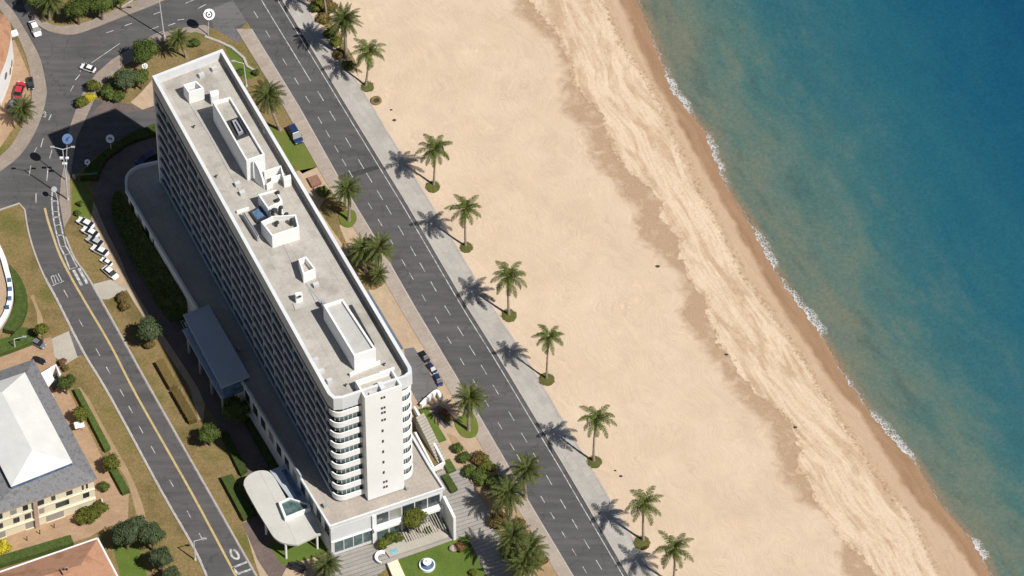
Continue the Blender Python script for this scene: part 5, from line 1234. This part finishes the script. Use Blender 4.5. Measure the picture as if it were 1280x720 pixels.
# ------------------------------------------------------------------ cars
def make_car(paint, label, suv=False):
    t = thing('car', (0, 0, 0), label, 'car', 'cars')
    L, Wd = (4.5, 1.86) if suv else (4.3, 1.76); zr = 1.72 if suv else 1.45; zb = 1.0 if suv else .88
    bm = bmesh.new()
    secs = [(-.5, .40, .62, .80), (-.485, .32, .78, .92), (-.40, .26, zb, .99), (-.2, .24, zb+.02, 1.0), (.1, .24, zb+.01, 1.0), (.28, .24, zb-.04, .99), (.42, .26, zb-.13, .94), (.485, .34, zb-.24, .84), (.5, .42, .60, .72)]
    rows_ = []
    for sx, z0, z1, ww in secs:
        x = sx*L; hw = Wd/2*ww; c = min(.14, (z1-z0)*.35)
        rows_.append([bm.verts.new((x, y, z)) for y, z in ((-hw*.93, z0), (-hw, z0+c), (-hw, z1-c), (-hw*.90, z1), (hw*.90, z1), (hw, z1-c), (hw, z0+c), (hw*.93, z0))])
    for a, b_ in zip(rows_, rows_[1:]):
        for i in range(8): bm.faces.new((a[i], a[(i+1) % 8], b_[(i+1) % 8], b_[i]))
    bm.faces.new(rows_[0]); bm.faces.new(rows_[-1])
    obj('body', bm, CP[paint], t, smooth=False)
    def frust(bm, x0, x1, x2, x3, w0, w1, z0, z1):
        lo = [bm.verts.new(v) for v in ((x0, -w0, z0), (x3, -w0, z0), (x3, w0, z0), (x0, w0, z0))]; hi = [bm.verts.new(v) for v in ((x1, -w1, z1), (x2, -w1, z1), (x2, w1, z1), (x1, w1, z1))]
        for i in range(4): bm.faces.new((lo[i], lo[(i+1) % 4], hi[(i+1) % 4], hi[i]))
        bm.faces.new(hi)
    x0, x1, x2, x3 = (-.47*L, -.40*L, .10*L, .25*L) if suv else (-.40*L, -.25*L, .08*L, .25*L)
    bm = bmesh.new(); frust(bm, x0-.05, x1, x2-.05, x3+.12, Wd*.475, Wd*.36, zb-.03, zr-.05); obj('windows', bm, M['carglass'], t)
    bm = bmesh.new(); frust(bm, x1-.04, x1+.04, x2-.12, x2-.04, Wd*.36, Wd*.33, zr-.06, zr); obj('roof', bm, CP[paint], t)
    for sx in (-.30, .31):
        for sy in (-1, 1):
            bm = bmesh.new(); tube(bm, (sx*L, sy*(Wd/2-.2), .33), (sx*L, sy*(Wd/2+.01), .33), .33, .33, 16); obj('wheel', bm, M['tyre'], t)
    for sy in (-1, 1):
        bm = bmesh.new(); box(bm, (L*.475, sy*Wd*.33, .68), (.14, .36, .14)); obj('headlight', bm, M['lampglass'], t)
        bm = bmesh.new(); box(bm, (-L*.487, sy*Wd*.36, .78), (.08, .28, .16)); obj('tail_light', bm, M['tail'], t)
        bm = bmesh.new(); box(bm, (.2*L, sy*(Wd/2+.07), zb+.02), (.14, .16, .12)); obj('mirror', bm, CP[paint], t)
    return t
cars = {}
def car(paint, px, py, ang_px, label, suv=False, sc=1.0):
    """ang_px: heading as a picture direction (dx, dy)"""
    key = (paint, suv); d = G(px+ang_px[0], py+ang_px[1])-G(px, py); rz = math.atan2(d.y, d.x); p = G(px, py, .5); loc = (p.x, p.y, .06)
    if key not in cars: cars[key] = make_car(paint, label, suv); o = cars[key]; o.location = loc; o.rotation_euler = (0, 0, rz); o.scale = (sc,)*3
    else: o = dup(cars[key], loc, rz, label, sc)
    return o
car('white', 44, 36, (4, 9), 'white car at the top left turning into the junction', sc=.92)
car('white', 110, 85, (-9, -3), 'small white car alone in the middle of the junction curve', sc=.72)
gdir = (-5, -9)
car('white', 107, 279, (-5, -2.6), 'white car at the head of the line parked on the verge', sc=.85)
car('white', 113, 290.5, (-5, -2.6), 'white car second in the line parked on the verge', sc=.85)
car('silver', 119, 302, (-5, -2.6), 'silver car third in the line parked on the verge', sc=.85)
car('white', 125, 313.5, (-5, -2.6), 'white car fourth in the line parked on the verge', False, .85)
car('white', 133, 327, (-5, -3), 'small white car fifth on the verge, standing apart', sc=.62)
car('white', 138, 341, (6, 5), 'white car last on the verge, beside the concrete apron', sc=.85)
car('navy', 369, 169, (5, 9), 'dark blue car parked on the lawn beside the coast road sidewalk', True)
car('black', 531, 446, (5, 7), 'black car farthest in the small car park row', True, .60)
car('navy', 540, 460, (6, 8), 'dark blue car in the middle of the small car park row', sc=.62)
car('navy', 548, 475, (4, 8), 'dark blue car nearest in the small car park row', True, .60)
car('navy', 184, 199, (-8, 4), 'dark blue car in the shade at the podium corner', True, .95)
car('silver', 236, 410, (5, 9), 'silver car under the entrance canopy', sc=.95)
car('black', 372, 709, (9, 3), 'black car at the near end of the pale canopy drive', sc=.8)
car('red', 24, 113, (3, -9), 'red car parked beside the white curved house', sc=.95)
car('grey', 17, 131, (5, -8), 'dark grey car behind the red car at the left edge', sc=.95)
car('black', 38, 104, (1, 7), 'small black car on the inner edge of the curved sidewalk', sc=.7)
car('grey', 47, 429, (8, 4), 'grey car under the lollipop tree on the terrace', sc=.75)
car('black', 49, 450, (8, 3), 'small black car between the house corner and the terrace', sc=.6)

# ------------------------------------------------------------------ signs, lamps, small things
def sign(px, py, rpx, base, label, m='signw', mark='arrow', arms=False):
    b_ = G(*base); h = (base[1]-py)/4.03; t = thing('round_sign', (b_.x, b_.y, 0), label, 'sign', 'round signs on poles')
    off = (px-base[0])/6.7; r = rpx/6.7*.9; tilt = Matrix.Translation((off, -.15, h)) @ Matrix.Rotation(R(42), 4, 'X')
    bm = bmesh.new(); tube(bm, (0, 0, 0), (off*.5, 0, h*.6), .11, .09, 8); tube(bm, (off*.5, 0, h*.6), (off, 0, h), .09, .07, 8); obj('pole', bm, M['galv'], t)
    bm = bmesh.new(); bmesh.ops.create_cone(bm, cap_ends=True, segments=28, radius1=r, radius2=r*.96, depth=.12, matrix=tilt); disc = obj('disc', bm, M[m], t)
    bm = bmesh.new()
    def q(pts): bm.faces.new([bm.verts.new(tilt @ Vector((x*r, y*r, .075))) for x, y in pts])
    if mark == 'arrow':
        q([(-.55, .05), (-.1, .5), (-.1, .22), (.5, .22), (.5, -.02), (-.1, -.02), (-.1, -.3)]); q([(.25, -.02), (.5, -.02), (.5, -.45), (.25, -.3)])
    elif mark == 'ring':
        n = 18
        for i in range(n):
            a0, a1 = 2*math.pi*i/n, 2*math.pi*(i+.98)/n
            if i in (4, 5): continue
            q([(math.cos(a)*k_, math.sin(a)*k_) for a, k_ in ((a0, .62), (a1, .62), (a1, .38), (a0, .38))])
        q([(-.16, -.22), (.2, -.1), (.12, .2), (-.12, .14)])
    elif mark == 'figure':
        q([(-.42, -.35), (.1, -.4), (.2, .0), (.05, .4), (-.2, .15)]); q([(.2, .1), (.5, .3), (.4, .5), (.15, .35)])
    obj('emblem', bm, M['dark'], t)
    if arms:
        bm = bmesh.new(); box(bm, (-.5, -.1, h*.55), (.7, .35, .4)); box(bm, (.55, -.1, h*.55), (.6, .35, .35)); box(bm, (0, -.1, h*.42), (.9, .4, .35)); obj('signal_head', bm, M['signw'], t)
    return t
sign(263, 18, 8.3, (260, 44), 'white round sign with a dark ring mark, beside the coast road junction', mark='ring')
sign(89, 174, 7.5, (83, 226), 'blue round sign with a dark figure, on a pole with white signal boxes', 'blue', 'figure', True)
sign(139, 173, 6, (139, 190), 'white round sign with a black arrow in the shaded hotel driveway', mark='arrow')
sign(110, 202, 4, (110, 212), 'smallest white round sign, at the end of the curved hedge', mark='figure')
sign(182, 82, 4.2, (182, 96), 'small white ring sign among the trees behind the hotel', mark='ring')
sign(69, 236, 4.2, (72, 250), 'plain grey disc sign at the street edge', 'grey', '')
def lamp(base, top, label, arm=None):
    b_ = G(*base); h = (base[1]-top[1])/4.03; dx = (top[0]-base[0])/6.7
    t = thing('street_lamp', (b_.x, b_.y, 0), label, 'street lamp', 'street lamps')
    bm = bmesh.new(); tube(bm, (0, 0, 0), (0, 0, .5), .26, .22, 10); tube(bm, (0, 0, .5), (dx, 0, h), .15, .09, 10); obj('pole', bm, M['galv'], t)
    for s_ in ((1,) if not arm else arm):
        bm = bmesh.new(); tube(bm, (dx, 0, h), (dx+s_*1.6, .3, h+.3), .07, .05, 6); a_ = obj('arm', bm, M['galv'], t)
        bm = bmesh.new(); box(bm, (dx+s_*1.9, .35, h+.32), (.8, .35, .16)); obj('lamp_head', bm, M['grey'], t)
    return t
lamp((205, 46), (201, -14), 'tall pale lamp post beside the junction at the top', (1,))
lamp((85, 250), (84, 188), 'tall pale pole leaning beside the street bend, with short arms', (-1, 1))
lamp((308, 108), (306, 80), 'slim lamp post on the lawn next to the hotel end', (-1,))
lamp((19, 438), (19, 424), 'short lamp post on the terrace nearest the grey roof')
lamp((244, 700), (244, 676), 'thin lamp post on the verge at the bottom left')
# terrace bollards
bm0 = None
for i, (x, y, lab) in enumerate(((68, 660, 'dark bollard on the terrace nearest the wide olive bush'), (50, 668, 'dark bollard on the terrace, second from the olive bush'), (34, 676, 'dark bollard on the terrace, third from the olive bush'), (10, 690, 'dark bollard on the terrace next to the yellow bush'))):
    p = G(x, y)
    if i == 0:
        bm = bmesh.new(); tube(bm, (0, 0, 0), (0, 0, 1.1), .09, .08, 10); ico(bm, (0, 0, 1.15), .13, 2); b0 = obj('bollard', bm, M['dark'], label=lab, cat='bollard', group='terrace bollards', loc=(p.x, p.y, .08))
    else: o = b0.copy(); link(o); o.location = (p.x, p.y, .08); o['label'] = lab
# green barrier
bt = thing('barrier', G(93, 223), 'long green barrier pole across the hotel drive entrance', 'barrier')
bm = bmesh.new(); a = G(93, 223); box(bm, (a.x, a.y, .55), (.5, .5, 1.1)); part(bt, 'post', bm, M['grey'])
bm = bmesh.new(); b_ = G(122, 221); tube(bm, (a.x, a.y, 1.0), (b_.x, b_.y, 1.0), .22, .16, 8); part(bt, 'arm', bm, M['green'])
# awning, folded parasol
aw = thing('awning', G(99, 536), 'white square awning over the terrace by the grey roofed house', 'awning')
c = G(99, 531, 1.9); bm = bmesh.new(); box(bm, (c.x, c.y, 1.95), (1.8, 1.5, .25), R(15)); bmesh.ops.bevel(bm, geom=bm.edges[:], offset=.1, segments=2, affect='EDGES'); part(aw, 'canopy', bm, M['white'])
for sx in (-.7, .7):
    bm = bmesh.new(); tube(bm, (c.x+sx, c.y, 0), (c.x+sx, c.y, 1.85), .05, .05, 6); part(aw, 'post', bm, M['galv'])
pp = thing('parasol', G(128, 634), 'folded white parasol at the corner of the cream house', 'parasol')
c = G(128, 634); bm = bmesh.new(); tube(bm, (c.x, c.y, .9), (c.x, c.y, 2.7), .45, .08, 9); part(pp, 'cloth', bm, M['white']); bm = bmesh.new(); tube(bm, (c.x, c.y, 0), (c.x, c.y, 2.8), .05, .04, 6); part(pp, 'pole', bm, M['galv'])
# straw ring on the sand
c = G(470, 126, .2); bm = bmesh.new(); n = 24
for i in range(n):
    a = 2*math.pi*i/n
    for k in range(9):
        f_ = 2*math.pi*k/9; rr = .82+.3*math.cos(f_); bm.verts.new((math.cos(a)*rr*random.uniform(.96, 1.04), math.sin(a)*rr*random.uniform(.96, 1.04), .12+.22*math.sin(f_)))
bm.verts.ensure_lookup_table()
for i in range(n):
    for k in range(9): bm.faces.new([bm.verts[x] for x in (i*9+k, ((i+1) % n)*9+k, ((i+1) % n)*9+(k+1) % 9, i*9+(k+1) % 9)])
rg = thing('straw_ring', (c.x, c.y, .16), 'round yellow straw ring with a dark centre lying on the sand', 'planter'); obj('rim', bm, M['frondo'], rg)
bm = bmesh.new(); bmesh.ops.create_circle(bm, cap_ends=True, segments=20, radius=.7, matrix=Matrix.Translation((0, 0, .05))); obj('soil', bm, M['rock'], rg)
# fountain on the lawn
c = G(534, 708); ft = thing('fountain', (c.x, c.y, .05), 'round white tiered fountain on the near lawn', 'fountain')
def lathe(prof, n=28):
    bm = bmesh.new(); rs = [[bm.verts.new((math.cos(a)*r, math.sin(a)*r, z)) for a in np.linspace(0, 2*math.pi, n+1)[:-1]] for r, z in prof]
    for a, b_ in zip(rs, rs[1:]):
        for i in range(n): bm.faces.new((a[i], a[(i+1) % n], b_[(i+1) % n], b_[i]))
    return bm
obj('basin', lathe([(1.45, 0), (1.45, .6), (1.25, .62), (1.15, .3), (.01, .3)]), M['white'], ft, smooth=False)
obj('water', lathe([(1.16, .45), (.01, .45)]), M['glassb'], ft)
obj('column', lathe([(.3, .3), (.2, .8), (.16, 1.2), (.75, 1.35), (.8, 1.45), (.6, 1.38), (.1, 1.38), (.1, 1.9), (.02, 2.0)]), M['white'], ft, smooth=True)
# stones on the sand
gr = 'dark stones on the sand'
for i, (x, y, s_, lab) in enumerate(((822, 333, .36, 'largest black stone alone in the middle of the beach'), (489, 137, .22, 'small dark stone near the straw ring, upper one'), (493, 150, .3, 'dark stone near the straw ring, lower one'), (769, 588, .2, 'dark stone beside the promenade, upper of two near the bottom'), (776, 595, .26, 'dark stone beside the promenade, lower of two near the bottom'), (908, 443, .3, 'dark stone on the edge of the damp sand band'), (994, 534, .3, 'dark stone on the damp band, nearer the water'), (845, 712, .2, 'small stone at the foot of the nearest palm'))):
    p = G(x, y, .25); bm = bmesh.new(); ico(bm, (0, 0, s_*.25), s_, 2, (1.3, .9, .6), .12); bz = obj('stone', bm, M['rock'], label=lab, cat='stone', group=gr, loc=(p.x, p.y, .12), smooth=False)
bm = bmesh.new(); ico(bm, (0, 0, .35), .8, 2, (1.1, .9, .75), .08); p = G(567, 687); obj('boulder', bm, M['pinkrock'], label='pale pink boulder on the near lawn beside a russet bush', cat='boulder', loc=(p.x, p.y, .05))
# bench of bent metal at the lawn corner
bn = thing('bench', G(478, 700), 'white rounded garden bench at the corner of the ribbed path', 'bench'); p = G(478, 699)
bm = bmesh.new(); ribbon_bm(bm, [(p.x+1.1*math.cos(a), p.y+1.1*math.sin(a)) for a in np.linspace(1.2, 4.6, 12)], .45, .40, .08); bmesh.ops.triangulate(bm, faces=[f for f in bm.faces if len(f.verts) > 4]); part(bn, 'seat', bm, M['white'])
bm = bmesh.new(); ribbon_bm(bm, [(p.x+1.35*math.cos(a), p.y+1.35*math.sin(a)) for a in np.linspace(1.2, 4.6, 12)], .07, .5, .45); bmesh.ops.triangulate(bm, faces=[f for f in bm.faces if len(f.verts) > 4]); part(bn, 'backrest', bm, M['white'])
for a in (1.3, 2.9, 4.5):
    bm = bmesh.new(); tube(bm, (p.x+1.1*math.cos(a), p.y+1.1*math.sin(a), 0), (p.x+1.1*math.cos(a), p.y+1.1*math.sin(a), .42), .07, .07, 6); part(bn, 'leg', bm, M['grey'])
